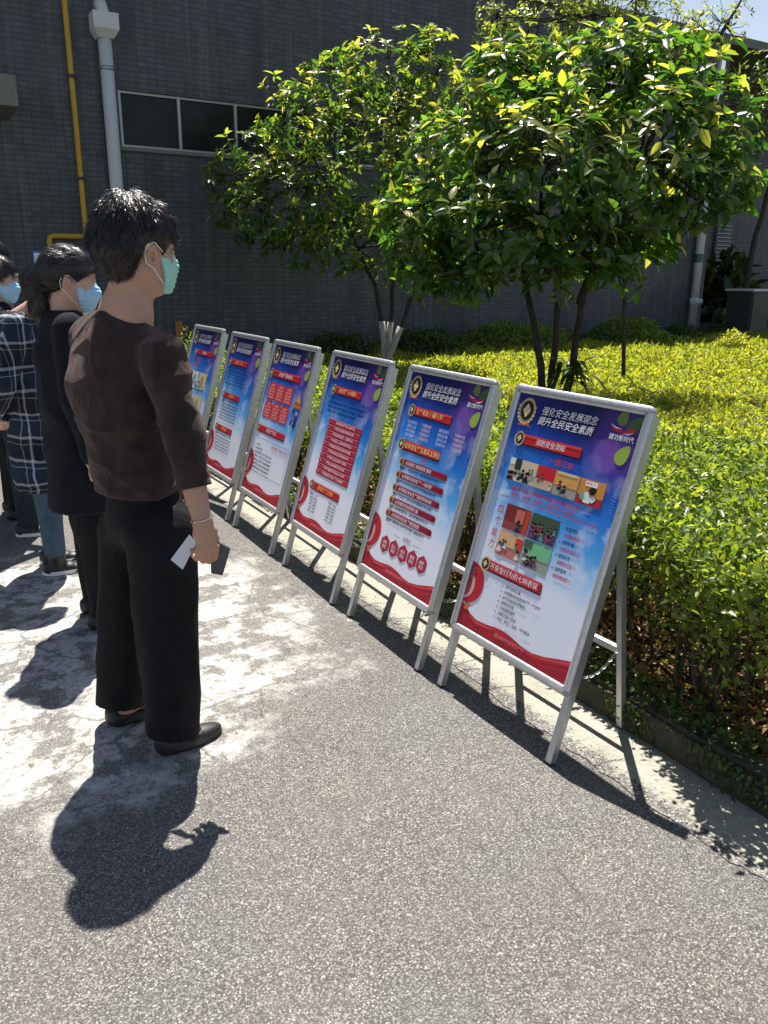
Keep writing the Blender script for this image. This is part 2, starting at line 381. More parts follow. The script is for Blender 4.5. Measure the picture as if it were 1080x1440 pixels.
MAT = dict(
    asphalt=m_asphalt(), gutter=m_concrete(fringe=1.735), kerb=m_kerb(), soil=m_soil(), tile=m_tile(),
    alu=None, print=m_print(), poster=m_poster(),
    skin=m_skin(), skin2=m_skin('skin_pale', (.55, .33, .24)), hair=m_hair('hair', (.004, .0038, .004), (.010, .008, .008)), hair2=m_hair('hair_brown', (.0045, .004, .004), (.014, .0085, .007)),
    velvet=m_fabric('brown_velvet', (.026, .018, .0155), (.060, .040, .035), .8, .55), trousers=m_fabric('black_cloth', (.006, .0065, .0075), (.011, .012, .014), .8),
    navy=m_fabric('navy_wool', (.0075, .009, .013), (.014, .016, .022), .9, .12), denim=m_fabric('blue_denim', (.05, .085, .13), (.085, .13, .18), .85),
    teal=m_fabric('dark_teal_cloth', (.016, .026, .032), (.026, .038, .046), .85), black=simple('black_leather', (.011, .011, .012), .5, var=.3, bump=.2),
    plaid=m_plaid(), mask_mint=simple('mint_mask', (.36, .70, .58), .75, var=.06, bump=.2, bscale=500), mask_blue=simple('blue_mask', (.34, .58, .76), .75, var=.06, bump=.2, bscale=500),
    white=simple('white_elastic', (.78, .78, .76), .7), silver=simple('bracelet_silver', (.72, .68, .60), .25, 1.0),
    whitepaint=simple('white_pipe', (.55, .57, .54), .5, var=.10, vscale=6), yellow=simple('yellow_gas_pipe', (.50, .30, .028), .5, var=.18, vscale=9),
    glass=None, conc_dark=m_concrete('canopy_concrete', (.22, .22, .20), .15), frame_alu=simple('window_aluminium', (.36, .38, .38), .45, .6),
    darkmetal=simple('cabinet_metal', (.035, .04, .037), .55, var=.2, vscale=5), cabtop=simple('cabinet_lid', (.55, .55, .52), .5, var=.1),
)
def _alu():
    b = NB('anodised_aluminium'); co = b.coords(); n = b.noise(b.coords(scale=(1, 1, 1)), 60, 4, .6)
    br = b.noise(b.coords(scale=(260, 260, 6)), 1.0, 3, .6)
    c = b.mix(b.ramp(n, [(.3, 0.0), (.7, 1.0)]), (.50, .51, .52), (.62, .62, .62))
    return b.done(b.principled(c, b.ramp(br, [(.3, .36), (.7, .52)]), b.bump(br, .05, .001), .78, .5))
MAT['alu'] = _alu()
def _glass():
    b = NB('dark_window_glass'); co = b.coords()
    c = b.ramp(b.noise(co, 2.0, 4), [(.35, (.006,.010,.012)), (.65, (.016,.024,.027))])
    return b.done(b.principled(c, .14, b.bump(b.noise(co, .9, 2), .04, .02), spec=.16))
MAT['glass'] = _glass()
# ------------------------------------------------------------------ ground, gutter, kerb, planting bed
GUT_X, KERB_X, KERB_W, KERB_H, WALL_Y = 1.735, 1.962, .105, .12, 11.8
mb = MB(); mb.face([(-250, -250, 0), (250, -250, 0), (250, 250, 0), (-250, 250, 0)])
tag(mb.build('asphalt_road', MAT['asphalt']), 'worn grey asphalt with pale cement patches', kind='structure')

def bed_z(x, y):
    x = np.asarray(x, float); y = np.asarray(y, float)
    return (.085 + .055*np.clip((x-2.3)/1.5, 0, 1) + .040*np.clip(y-5.0, 0, 6.8)*np.clip((x-2.0)/2.5, 0, 1)
            + .018*np.sin(x*2.3+.4)*np.sin(y*1.9) + .01*np.sin(x*6.1)*np.cos(y*5.3))

gut = empty('gutter', (0, 0, 0)); tag(gut, 'pale concrete gutter strip along the kerb', kind='structure')
for k, y0 in enumerate(np.arange(-2.3, 11.6, 1.55)):
    y1 = min(y0+1.55-.006, 11.75); n = 60; mb = MB(); z1, z0 = .0028+.0004*(k % 3), -.05
    ys = np.linspace(y0, y1, n); xs = GUT_X - .012 + NR.normal(0, .006, n) + .012*np.sin(ys*2.7) + .006*np.sin(ys*9.1)
    top = [(xs[i], ys[i], z1) for i in range(n)]; bot = [(xs[i], ys[i], z0) for i in range(n)]
    for i in range(n-1):
        mb.face([top[i], (KERB_X+.02, ys[i], z1), (KERB_X+.02, ys[i+1], z1), top[i+1]])
        mb.face([bot[i], top[i], top[i+1], bot[i+1]])
    mb.face([bot[0], (KERB_X+.02, y0, z0), (KERB_X+.02, y0, z1), top[0]]); mb.face([top[-1], (KERB_X+.02, y1, z1), (KERB_X+.02, y1, z0), bot[-1]])
    mb.build('gutter_slab', MAT['gutter'], gut)
krb = empty('kerb', (0, 0, 0)); tag(krb, 'dark mossy kerbstones edging the planted bed', kind='structure')
for k, y0 in enumerate(np.arange(-2.3, 11.6, .8)):
    y1 = min(y0+.8-.008, 11.75); bm = bmesh.new(); bmesh.ops.create_cube(bm, size=1)
    dx, dz = NR.normal(0, .004), NR.normal(0, .004)
    for q in bm.verts:
        q.co = Vector((KERB_X+KERB_W/2+q.co.x*KERB_W+dx, (y0+y1)/2+q.co.y*(y1-y0), .03+q.co.z*(2*KERB_H-.06)+dz))
    bmesh.ops.subdivide_edges(bm, edges=[e for e in bm.edges if abs(e.verts[0].co.y-e.verts[1].co.y) > .3], cuts=7, use_grid_fill=True)
    bmesh.ops.bevel(bm, geom=[e for e in bm.edges if e.calc_face_angle(0) > .8 and min(v.co.z for v in e.verts) > .05], offset=.014, segments=2, affect='EDGES')
    for q in bm.verts: q.co += Vector((NR.normal(0, .0022), 0, NR.normal(0, .0022)))
    me = bpy.data.meshes.new('kerbstone'); bm.to_mesh(me); bm.free(); me.materials.append(MAT['kerb']); link('kerbstone', me, krb)

xs = np.concatenate([np.linspace(KERB_X+.06, 8, 90), np.linspace(8.3, 60, 60)]); ys = np.concatenate([np.linspace(-12, 0, 14)[:-1], np.linspace(0, 12.2, 110), np.linspace(12.6, 40, 30)])
X, Y = np.meshgrid(xs, ys, indexing='ij'); Z = bed_z(X, Y); nx, ny = X.shape
I = np.arange(nx*ny).reshape(nx, ny); F = np.stack([I[:-1, :-1], I[1:, :-1], I[1:, 1:], I[:-1, 1:]], -1).reshape(-1, 4)
tag(np_mesh('planting_bed', np.stack([X, Y, Z], -1).reshape(-1, 3), F, MAT['soil'], smooth=True), 'brown soil of the planted bed behind the kerb', kind='structure')

# ------------------------------------------------------------------ building behind
ROOF_Z = float(on_y(742, 0, WALL_Y)[2]); XC = float(on_y(992, 380, WALL_Y)[0])
bld = empty('tiled_building', (5, WALL_Y, 0)); tag(bld, 'long grey tiled building behind the trees, in its own shade', 'building')
def bpart(name, mb, mt, par=bld):
    o = mb.build(name, mt, None); o.parent = par
    o.matrix_parent_inverse = Matrix.Translation(-Vector(bld.location)) if par is bld else par_inv(par)
    return o
def par_inv(p): return Matrix.Translation(-Vector(bld.location))
# window band on the wall: bounds from the photograph
wx0 = float(on_y(168, 160, WALL_Y)[0]); px1 = float(on_y(252, 165, WALL_Y)[0]); px2 = float(on_y(333, 170, WALL_Y)[0]); pw = (px2-wx0)/2
wz0, wz1 = float(on_y(173, 206, WALL_Y)[2]), float(on_y(168, 125, WALL_Y)[2]); NP = 6; wx1 = wx0+pw*NP
mb = MB(); D = 9.0
def quadw(x0, x1, z0, z1, y=WALL_Y): mb.face([(x0, y, z0), (x1, y, z0), (x1, y, z1), (x0, y, z1)])
quadw(-14, wx0, -.1, ROOF_Z); quadw(wx1, XC, -.1, ROOF_Z); quadw(wx0, wx1, -.1, wz0); quadw(wx0, wx1, wz1, ROOF_Z)
rv = .14   # reveals of the window band
mb.face([(wx0, WALL_Y, wz0), (wx1, WALL_Y, wz0), (wx1, WALL_Y+rv, wz0), (wx0, WALL_Y+rv, wz0)][::-1]); mb.face([(wx0, WALL_Y, wz1), (wx1, WALL_Y, wz1), (wx1, WALL_Y+rv, wz1), (wx0, WALL_Y+rv, wz1)])
mb.face([(wx0, WALL_Y, wz0), (wx0, WALL_Y+rv, wz0), (wx0, WALL_Y+rv, wz1), (wx0, WALL_Y, wz1)]); mb.face([(wx1, WALL_Y, wz0), (wx1, WALL_Y, wz1), (wx1, WALL_Y+rv, wz1), (wx1, WALL_Y+rv, wz0)])
mb.face([(XC, WALL_Y, -.1), (XC, WALL_Y+2.6, -.1), (XC, WALL_Y+2.6, ROOF_Z), (XC, WALL_Y, ROOF_Z)])
quadw(XC, XC+14, -.1, ROOF_Z, WALL_Y+2.6)
mb.face([(-14, WALL_Y, -.1), (-14, WALL_Y, ROOF_Z), (-14, WALL_Y+D, ROOF_Z), (-14, WALL_Y+D, -.1)]); mb.face([(XC+14, WALL_Y+2.6, -.1), (XC+14, WALL_Y+D, -.1), (XC+14, WALL_Y+D, ROOF_Z), (XC+14, WALL_Y+2.6, ROOF_Z)])
bpart('wall', mb, MAT['tile'])
mb = MB(); mb.box((-14.1, WALL_Y-.10, ROOF_Z+.002), (XC+14.1, WALL_Y+D, ROOF_Z+.16)); rf = bpart('roof', mb, MAT['conc_dark'])
win = empty('window', (0, 0, 0)); win.parent = bld; win.matrix_parent_inverse = par_inv(bld)
for k in range(NP):
    mb = MB(); mb.box((wx0+pw*k+.02, WALL_Y+.085, wz0+.02), (wx0+pw*(k+1)-.02, WALL_Y+.10, wz1-.02))
    o = mb.build('pane', MAT['glass'], win)
for k in range(NP+1):
    mb = MB(); t = .019; x = min(max(wx0+pw*k, wx0+t+.002), wx1-t-.002); mb.box((x-t, WALL_Y+.04, wz0+.002), (x+t, WALL_Y+.12, wz1-.002)); mb.build('mullion', MAT['frame_alu'], win)
for z in (wz0+.018, wz1-.018):
    mb = MB(); mb.box((wx0+.04, WALL_Y+.05, z-.015), (wx1-.04, WALL_Y+.118, z+.015)); mb.build('window_rail', MAT['darkmetal'] if z < 3 else MAT['frame_alu'], win)
# sill
mb = MB(); mb.box((wx0-.04, WALL_Y-.045, wz0-.05), (wx1+.04, WALL_Y+.02, wz0-.004)); bpart('window_sill', mb, MAT['conc_dark'])
# concrete canopy at the far left
cb = on_y(13, 176, WALL_Y); cf = on_x(27, 150, cb[0]); ct = on_x(28, 96, cb[0]); cf_y = float(cf[1])
mb = MB(); mb.box((-14, cf_y, float(cf[2])), (float(cb[0]), WALL_Y-.003, float(ct[2])), bev=.012); bpart('canopy', mb, MAT['conc_dark'])
# louvre and plinth on the set-back wall at the right
lx0, lx1 = float(on_y(1002, 350, WALL_Y+2.6)[0]), float(on_y(1022, 350, WALL_Y+2.6)[0]); lz0, lz1 = float(on_y(1008, 372, WALL_Y+2.6)[2]), float(on_y(1008, 318, WALL_Y+2.6)[2])
lv = empty('louvre', (0, 0, 0)); lv.parent = bld; lv.matrix_parent_inverse = par_inv(bld)
for k in range(11):
    z = lz0+(lz1-lz0)*k/10; mb = MB()
    mb.add([(lx0, WALL_Y+2.50, z), (lx1, WALL_Y+2.50, z), (lx1, WALL_Y+2.59, z+.10), (lx0, WALL_Y+2.59, z+.10), (lx0, WALL_Y+2.50, z+.012), (lx1, WALL_Y+2.50, z+.012), (lx1, WALL_Y+2.59, z+.112), (lx0, WALL_Y+2.59, z+.112)],
           [(0,1,2,3),(7,6,5,4),(0,4,5,1),(1,5,6,2),(2,6,7,3),(3,7,4,0)]); mb.build('slat', MAT['frame_alu'], lv)

# ------------------------------------------------------------------ pipes on the wall
def wallp(u, v, off=.07): p = on_y(u, v, WALL_Y-off); return Vector((p[0], p[1], p[2]))
dp = empty('downpipe', tuple(wallp(163, 270))); tag(dp, 'white downpipe with square rain hopper, left of the window band', 'drainpipe')
def child_w(mb, name, mt, par):
    o = mb.build(name, mt, None); o.parent = par; o.matrix_parent_inverse = Matrix.Translation(-Vector(par.location)); return o
px = float(wallp(154, 150)[0]); rad = .085; htop = wallp(145, 42)[2]; hbot = wallp(146, 46)[2]-.22
mb = MB(); mb.smooth = True; mb.tube([(px, WALL_Y-.10, .02), (px, WALL_Y-.10, wallp(147, 45)[2]-.06)], rad, 16); child_w(mb, 'pipe', MAT['whitepaint'], dp)
mb = MB()
zt = wallp(146, 22)[2]; zb = wallp(147, 45)[2]; hw = .155
mb.add([(px-hw, WALL_Y-.27, zt), (px+hw, WALL_Y-.27, zt), (px+hw, WALL_Y-.005, zt), (px-hw, WALL_Y-.005, zt), (px-hw, WALL_Y-.27, zb), (px+hw, WALL_Y-.27, zb), (px+hw, WALL_Y-.005, zb), (px-hw, WALL_Y-.005, zb),
        (px-.10, WALL_Y-.19, zb-.09), (px+.10, WALL_Y-.19, zb-.09), (px+.10, WALL_Y-.01, zb-.09), (px-.10, WALL_Y-.01, zb-.09)],
       [(0,1,2,3),(0,4,5,1),(1,5,6,2),(2,6,7,3),(3,7,4,0),(4,8,9,5),(5,9,10,6),(6,10,11,7),(7,11,8,4),(8,11,10,9)]); child_w(mb, 'hopper', MAT['whitepaint'], dp)
mb = MB(); mb.smooth = True; mb.tube([(px-.02, WALL_Y+.01, zt+.12), (px-.02, WALL_Y-.12, zt+.11), (px-.01, WALL_Y-.16, zt+.02), (px-.01, WALL_Y-.16, zt-.05)], .075, 12); child_w(mb, 'outlet', MAT['whitepaint'], dp)
for zz in (zb-.45, zb-2.0):
    mb = MB(); mb.smooth = True; mb.tube([(px, WALL_Y-.10, zz), (px, WALL_Y-.10, zz+.05)], rad+.006, 16); child_w(mb, 'bracket', MAT['frame_alu'], dp)

gp = empty('gas_pipe', tuple(wallp(122, 330))); tag(gp, 'yellow gas pipe running up the tiled wall and elbowing left', 'pipe')
gx = float(wallp(106, 165)[0]); gz = float(wallp(122, 333)[2]); gx2 = float(wallp(69, 334)[0])
mb = MB(); mb.smooth = True; mb.tube([(gx, WALL_Y-.06, 7.0), (gx, WALL_Y-.06, gz+.06), (gx-.015, WALL_Y-.06, gz+.015), (gx-.06, WALL_Y-.06, gz), (gx2+.06, WALL_Y-.06, gz), (gx2+.015, WALL_Y-.06, gz-.015), (gx2, WALL_Y-.06, gz-.06), (gx2, WALL_Y-.06, .05)], .036, 10); child_w(mb, 'pipe', MAT['yellow'], gp)
for zz in (gz+.7, gz+1.9, gz+3.1):
    mb = MB(); mb.tube([(gx, WALL_Y-.06, zz), (gx, WALL_Y-.06, zz+.04)], .046, 10); mb.box((gx-.012, WALL_Y-.06, zz+.005), (gx+.07, WALL_Y-.004, zz+.03)); child_w(mb, 'clamp', MAT['darkmetal'], gp)

rp = empty('downpipe', tuple(wallp(972, 455))); tag(rp, 'white downpipe at the right end of the tiled wall with green label', 'drainpipe')
qx = float(on_y(981, 380, WALL_Y-.1)[0]); mb = MB(); mb.smooth = True; mb.tube([(qx, WALL_Y-.10, .15), (qx, WALL_Y-.10, ROOF_Z-.1)], .085, 14); child_w(mb, 'pipe', MAT['whitepaint'], rp)
zc = float(on_y(976, 424, WALL_Y-.1)[2]); mb = MB(); mb.smooth = True; mb.tube([(qx, WALL_Y-.10, zc-.07), (qx, WALL_Y-.10, zc+.07)], .10, 14); mb.tube([(qx+.03, WALL_Y-.12, zc), (qx+.13, WALL_Y-.20, zc)], .06, 10); child_w(mb, 'access_cap', MAT['whitepaint'], rp)
zl = float(on_y(981, 362, WALL_Y-.1)[2]); mb = MB(); mb.smooth = True; mb.tube([(qx, WALL_Y-.10, zl-.10), (qx, WALL_Y-.10, zl+.07)], .0875, 14, cap=False); child_w(mb, 'label_band', simple('green_label', (.02, .12, .075), .5), rp)

# small orange fire-point plate on the wall
fp = wallp(252, 463, .02); mb = MB(); mb.box((fp.x-.055, WALL_Y-.025, fp.z-.11), (fp.x+.055, WALL_Y-.003, fp.z+.11), bev=.006)
tag(mb.build('wall_plate', simple('orange_plate', (.38, .16, .03), .6, var=.3, vscale=25)), 'small orange plate low on the dark wall', 'plate')

# notice board behind the group
nb = empty('notice_board', (float(on_y(70, 380, 10.6)[0]), 10.6, 0)); tag(nb, 'white notice board with blue edge behind the masked group', 'notice board')
nx_, nzt, nzb = nb.location.x, float(on_y(70, 353, 10.6)[2]), .80
mb = MB(); mb.box((nx_-.18, 10.55, nzb), (nx_+.46, 10.585, nzt), bev=.004); child_w(mb, 'frame', simple('blue_board_edge', (.03, .12, .42), .5), nb)
mb = MB(); mb.box((nx_-.165, 10.540, nzb+.03), (nx_+.445, 10.549, nzt-.025)); sh = child_w(mb, 'sheet', simple('white_sheet', (.66, .70, .74), .5, var=.05), nb)
for x in (nx_-.13, nx_+.41):
    mb = MB(); mb.tube([(x, 10.61, 0), (x, 10.61, nzt)], .018, 8); child_w(mb, 'post', MAT['frame_alu'], nb)
NB_POS = (nx_, nzt)

# utility cabinet at the right edge
c0 = on_y(1059, 409, 10.2); czt = float(c0[2]); cx0 = float(c0[0])
uc = empty('utility_cabinet', (cx0+.5, 10.4, 0)); tag(uc, 'dark metal utility cabinet with pale lid at the right edge', 'cabinet')
gz0 = float(bed_z(cx0, 10.4)); mb = MB(); mb.box((cx0, 10.2, gz0-.05), (cx0+1.1, 10.75, czt-.012), bev=.01); child_w(mb, 'body', MAT['darkmetal'], uc)
mb = MB(); mb.box((cx0-.04, 10.15, czt-.010), (cx0+1.14, 10.80, czt+.03), bev=.006); child_w(mb, 'lid', MAT['cabtop'], uc)
for k in range(2):
    mb = MB(); mb.box((cx0+.03+.53*k, 10.180, gz0+.06), (cx0+.54+.53*k, 10.197, czt-.05), bev=.004); d_ = child_w(mb, 'door', MAT['darkmetal'], uc)

# loose grit along the seam between asphalt and gutter
n = 1700; y = NR.uniform(.4, 7.5, n); x = GUT_X+.012+NR.normal(0, .035, n); r_ = NR.uniform(.0012, .0034, n)
oct_ = np.array([(1, 0, 0), (-1, 0, 0), (0, 1, 0), (0, -1, 0), (0, 0, .7), (0, 0, -.7)]); q_ = oct_[None]*r_[:, None, None]*(1+.35*NR.normal(size=(n, 6, 1)))
V = q_+np.stack([x, y, .0035+r_*.35], 1)[:, None, :]; T = np.array([(0, 2, 4), (2, 1, 4), (1, 3, 4), (3, 0, 4), (2, 0, 5), (1, 2, 5), (3, 1, 5), (0, 3, 5)])
gm = NB('grit_stone'); gg = gm.n('NewGeometry'); gmat = gm.done(gm.principled(gm.ramp(gg.outputs['Random Per Island'], [(0, (.14, .13, .12)), (.6, (.28, .26, .23)), (1, (.50, .47, .41))]), .85, spec=.2))
tag(np_mesh('loose_grit', V.reshape(-1, 3), (np.arange(n)[:, None, None]*6+T[None]).reshape(-1, 3), gmat), 'loose grit along the gutter edge', kind='stuff')
# ------------------------------------------------------------------ poster stands
ST_W, ST_T, ST_B, LEAN, RAIL = .624, 1.175, .240, R(16.853), .030
SL, CL = math.sin(LEAN), math.cos(LEAN)
def TP(l, s, n): return (s*SL - n*CL, -l, s*CL + n*SL)      # l: to the viewer's right, s: up the slope, n: out of the face
HW = ST_W/2; IW, IH = ST_W-2*RAIL, ST_T-ST_B-2*RAIL
prof = [(0, -.013), (0, .002), (.003, .0055), (.008, .0075), (.015, .0082), (.0155, .0068), (.017, .0068), (.0175, .0080), (.024, .0062), (.0285, .0035), (RAIL, .0005), (RAIL, -.010)]   # (across from the outer edge, height)
def rail_mesh(kind):
    mb = MB(); cut = .020
    if kind in ('top', 'bottom'):
        a, b = -HW+cut, HW-cut
        def f(t, c, h): return TP(t, (ST_T-c) if kind == 'top' else (ST_B+c), h)
    else:
        a, b = ST_B+cut, ST_T-cut
        def f(t, c, h): return TP((-HW+c) if kind == 'left' else (HW-c), t, h)
    # mitre towards the inside
    ring0 = [f(a+max(0, c-cut), c, h) for c, h in prof]; ring1 = [f(b-max(0, c-cut), c, h) for c, h in prof]
    n = len(prof); mb.add(ring0+ring1, [(i, (i+1) % n, (i+1) % n+n, i+n) for i in range(n)]+[tuple(range(n))[::-1], tuple(range(n, 2*n))])
    return mb.mesh(kind+'_rail', MAT['alu'])
def corner_mesh(sx, sy):
    mb = MB(); mb.smooth = False; R0 = .0205; n = 6
    cx, cy = sx*(HW-R0), (ST_T-R0) if sy > 0 else (ST_B+R0)
    rings = []
    for rr, h in ((R0, -.0125), (R0, .002), (R0-.003, .0058), (R0-.008, .0078), (R0-.015, .0084)):
        rings.append([TP(cx+sx*rr*math.cos(t), cy+sy*rr*math.sin(t), h) for t in np.linspace(0, math.pi/2, n)])
    for a, b in zip(rings[:-1], rings[1:]):
        for i in range(n-1): mb.face([a[i], a[i+1], b[i+1], b[i]])
    mb.face(rings[-1]+[TP(cx, cy, .0084)])
    mb.face([TP(cx, cy, -.0125)]+rings[0])
    for pts in (((cx, cy), (cx-sx*.010, cy)), ):
        pass
    mb.face([TP(cx, cy, .0084), TP(cx+sx*(R0-.015), cy, .0084), TP(cx+sx*R0, cy, .002), TP(cx+sx*R0, cy, -.0125), TP(cx, cy, -.0125)])
    mb.face([TP(cx, cy, .0084), TP(cx, cy+sy*(R0-.015), .0084), TP(cx, cy+sy*R0, .002), TP(cx, cy+sy*R0, -.0125), TP(cx, cy, -.0125)])
    # inner web of the corner piece
    d = RAIL-R0
    mb.add([TP(cx, cy, .0070), TP(cx-sx*d, cy, .0070), TP(cx-sx*d, cy-sy*d, .0055), TP(cx, cy-sy*d, .0070)], [(0, 1, 2, 3)])
    return mb.mesh('corner_cap', [MAT['corner']])
def b_corner():
    return simple('corner_plastic', (.30, .31, .32), .45, .3)
MAT['corner'] = b_corner()

# ---- printed matter: helpers that work in poster fractions (u right, v down), layer k above the sheet
def PP(u, v, k): return TP(-IW/2+u*IW, ST_T-RAIL-v*IH, -.0015+.0006*k)
_tc = {}
def text2d(s, bold=0.0, shear=0.0):
    key = (s, bold, shear)
    if key in _tc: return _tc[key]
    c = bpy.data.curves.new('t', 'FONT'); c.body = s; c.resolution_u = 1; c.offset = bold; c.shear = shear; c.fill_mode = 'FRONT'
    o = bpy.data.objects.new('t', c); COL.objects.link(o)
    me = bpy.data.meshes.new_from_object(o.evaluated_get(bpy.context.evaluated_depsgraph_get()))
    V = np.array([v.co[:2] for v in me.vertices]); Fs = [tuple(p.vertices) for p in me.polygons]
    bpy.data.objects.remove(o); bpy.data.curves.remove(c); bpy.data.meshes.remove(me)
    _tc[key] = (V, Fs); return V, Fs
def put_text(mb, s, u0, v0, h, k, col, width=None, bold=0.0, shear=0.0, align='L', du=0.0, dv=0.0):
    """h: text height as a fraction of the poster height; width: squeeze into this fraction of the poster width"""
    V, Fs = text2d(s, min(bold, .005) if bold < .035 else .02, shear)
    if len(V) == 0: return
    n = sum(1.0 if ord(ch) > 255 else .55 for ch in s)
    sc_v = h/.92; adv = n
    su = h*IH/IW/.92 if width is None else width/adv
    off = 0 if align == 'L' else (-su*adv/2 if align == 'C' else -su*adv)
    pts = [PP(u0+off+x*su+du, v0+h-(y+.09)*sc_v+dv, k) for x, y in V]
    mb.add(pts, Fs, 0, col)
def rect(mb, u0, v0, u1, v1, k, col):
    mb.face([PP(u0, v1, k), PP(u1, v1, k), PP(u1, v0, k), PP(u0, v0, k)], 0, col)
def disc(mb, u, v, r, k, col, n=18, asp=1.0):
    mb.face([PP(u+r*math.cos(t), v-r*asp*IW/IH*math.sin(t), k) for t in np.linspace(0, 2*math.pi, n, endpoint=False)], 0, col)
def poly(mb, pts, k, col): mb.face([PP(u, v, k) for u, v in pts][::-1], 0, col)
WHITE = rgb(236, 236, 240); RED = rgb(196, 36, 46); DRED = rgb(146, 30, 52); NAVY = rgb(14, 20, 60); GOLD = rgb(196, 168, 104); TXT = rgb(28, 32, 52); HOT = rgb(214, 44, 58)

def emblem(mb, u, v, r, k, ring=GOLD):
    disc(mb, u, v, r, k, ring, 22, 1.12); disc(mb, u, v, r*.78, k+1, rgb(34, 34, 44), 20, 1.12)
    disc(mb, u, v, r*.42, k+2, ring, 12, 1.1)
    rect(mb, u-r*.10, v-r*.55*IW/IH, u+r*.10, v+r*.55*IW/IH, k+3, rgb(238, 224, 176)); rect(mb, u-r*.42, v-r*.13*IW/IH, u+r*.42, v+r*.13*IW/IH, k+3, rgb(238, 224, 176))
    for a in np.linspace(-.3, math.pi+.3, 13):
        x, y = u-r*1.02*math.cos(a), v+r*1.02*1.12*IW/IH*math.sin(a); disc(mb, x, y, r*.14, k+3, rgb(214, 190, 130), 6)
def banner(par, u0, u1, v0, v1, txt, tcol=WHITE, th=None):
    mb = MB(); rect(mb, u0+.008, v0+.006, u1+.008, v1+.006, 2, rgb(40, 30, 70)); poly(mb, [(u0, v0), (u1, v0), (u1, v1), (u0, v1)], 3, RED); rect(mb, u0, v0, u1, v0+(v1-v0)*.28, 4, rgb(222, 62, 64))
    emblem(mb, u0-.005, (v0+v1)/2, .040, 5)
    h = th or (v1-v0)*.62; put_text(mb, txt, (u0+u1)/2+.01, (v0+v1)/2-h/2, h, 6, tcol, bold=.012, align='C')
    return mb.build('banner', MAT['print'], par)
def common(par):
    mb = MB(); emblem(mb, .105, .066, .072, 2)
    for a in (-.35, .0, .35): poly(mb, [(.105+a*.06, .108), (.105+a*.12-.018, .128), (.105+a*.12+.018, .128)], 2, rgb(206, 84, 50))
    mb.build('emblem', MAT['print'], par)
    for ss, v0, u0 in (('强化安全发展观念', .037, .235), ('提升全民安全素质', .077, .222)):
        mb = MB(); put_text(mb, ss, u0+.008, v0+.004, .034, 2, rgb(8, 12, 40), width=.455, bold=.04, shear=.22); put_text(mb, ss, u0, v0, .034, 4, WHITE, width=.455, bold=.015, shear=.22); mb.build('title_lettering', MAT['print'], par)
    def leaf(cx, cy, L, W, ang, col):
        pts = []; mb = MB()
        for t in np.linspace(0, 2*math.pi, 20, endpoint=False):
            x = L*math.cos(t); y = W*math.sin(t)*(1-.35*math.cos(t)); a = R(ang)
            X, Y = x*math.cos(a)-y*math.sin(a), x*math.sin(a)+y*math.cos(a); pts.append((min(.998, cx+X), max(.002, cy-Y*IW/IH)))
        poly(mb, pts, 2, col); mb.build('leaf_print', MAT['print'], par)
    leaf(.865, .022, .045, .036, 75, rgb(104, 128, 62)); leaf(.955, .040, .060, .036, 52, rgb(72, 96, 58)); leaf(.930, .150, .062, .042, 58, rgb(146, 172, 72))
    mb = MB()
    for q in range(9): poly(mb, [(.965+.004*q % .02, .27+.011*q), (.925, .262+.012*q), (.967, .272+.011*q)], 2, rgb(120, 170, 226))
    o_ = mb.build('feather_print', MAT['print'], par); o_['kind'] = 'stuff'
    mb = MB(); poly(mb, [(.79, .052), (.82, .060), (.875, .064), (.90, .074), (.86, .076), (.815, .070)], 3, rgb(206, 36, 44)); poly(mb, [(.885, .074), (.92, .060), (.975, .056), (.955, .066), (.92, .076)], 3, rgb(206, 36, 44))
    poly(mb, [(.785, .049), (.83, .058), (.88, .062), (.83, .063)], 4, WHITE); poly(mb, [(.88, .078), (.93, .074), (.965, .066), (.93, .079)], 4, WHITE)
    put_text(mb, '建功新时代', .80, .083, .022, 3, rgb(20, 24, 60), width=.178, bold=.05); put_text(mb, '建功新时代', .80, .083, .022, 5, WHITE, width=.178, bold=.012)
    mb.build('logo', MAT['print'], par)
    # red ribbon along the foot with the round drum at the left
    mb = MB(); top = [(0, .905), (.045, .912), (.10, .936), (.18, .948), (.28, .944), (.36, .936), (.44, .934), (.52, .940), (.60, .951), (.70, .955), (.80, .944), (.90, .925), (1.0, .908)]
    poly(mb, [(0.0, 1.0)]+top+[(1.0, 1.0)], 2, rgb(188, 34, 52))
    poly(mb, [(0, .93), (.06, .94), (.16, .972), (.30, .985), (.46, .968), (.62, .965), (.78, .985), (1.0, .950), (1.0, .975), (.8, 1.0), (.12, 1.0), (0, .985)], 3, rgb(160, 28, 44))
    poly(mb, [(.10, .938), (.19, .952), (.30, .948), (.40, .940), (.30, .956), (.18, .964)], 4, rgb(214, 72, 80)); poly(mb, [(.60, .953), (.72, .958), (.86, .938), (1.0, .912), (1.0, .925), (.8, .955), (.68, .966)], 4, rgb(210, 66, 74))
    pts = [(.02+.135*math.sin(t), .815-.088*math.cos(t)) for t in np.linspace(0, math.pi, 20)]
    poly(mb, [(0, .727)]+pts+[(0, .903)], 2, rgb(190, 36, 54)); pts = [(.0+.075*math.sin(t), .826-.060*math.cos(t)) for t in np.linspace(0, math.pi, 16)]
    poly(mb, pts, 3, rgb(222, 170, 168)); pts = [(.0+.045*math.sin(t), .826-.048*math.cos(t)) for t in np.linspace(0, math.pi, 14)]; poly(mb, pts, 4, rgb(168, 60, 72))
    poly(mb, [(.0, .745), (.06, .742), (.035, .80), (.0, .84)], 5, rgb(146, 62, 74)); poly(mb, [(.03, .90), (.09, .905), (.07, .925), (.04, .93)], 5, rgb(198, 110, 70))
    put_text(mb, '建功新时代安全生产行', .37, .954, .017, 6, rgb(226, 140, 146), width=.27)
    mb.build('ribbon_print', MAT['print'], par)
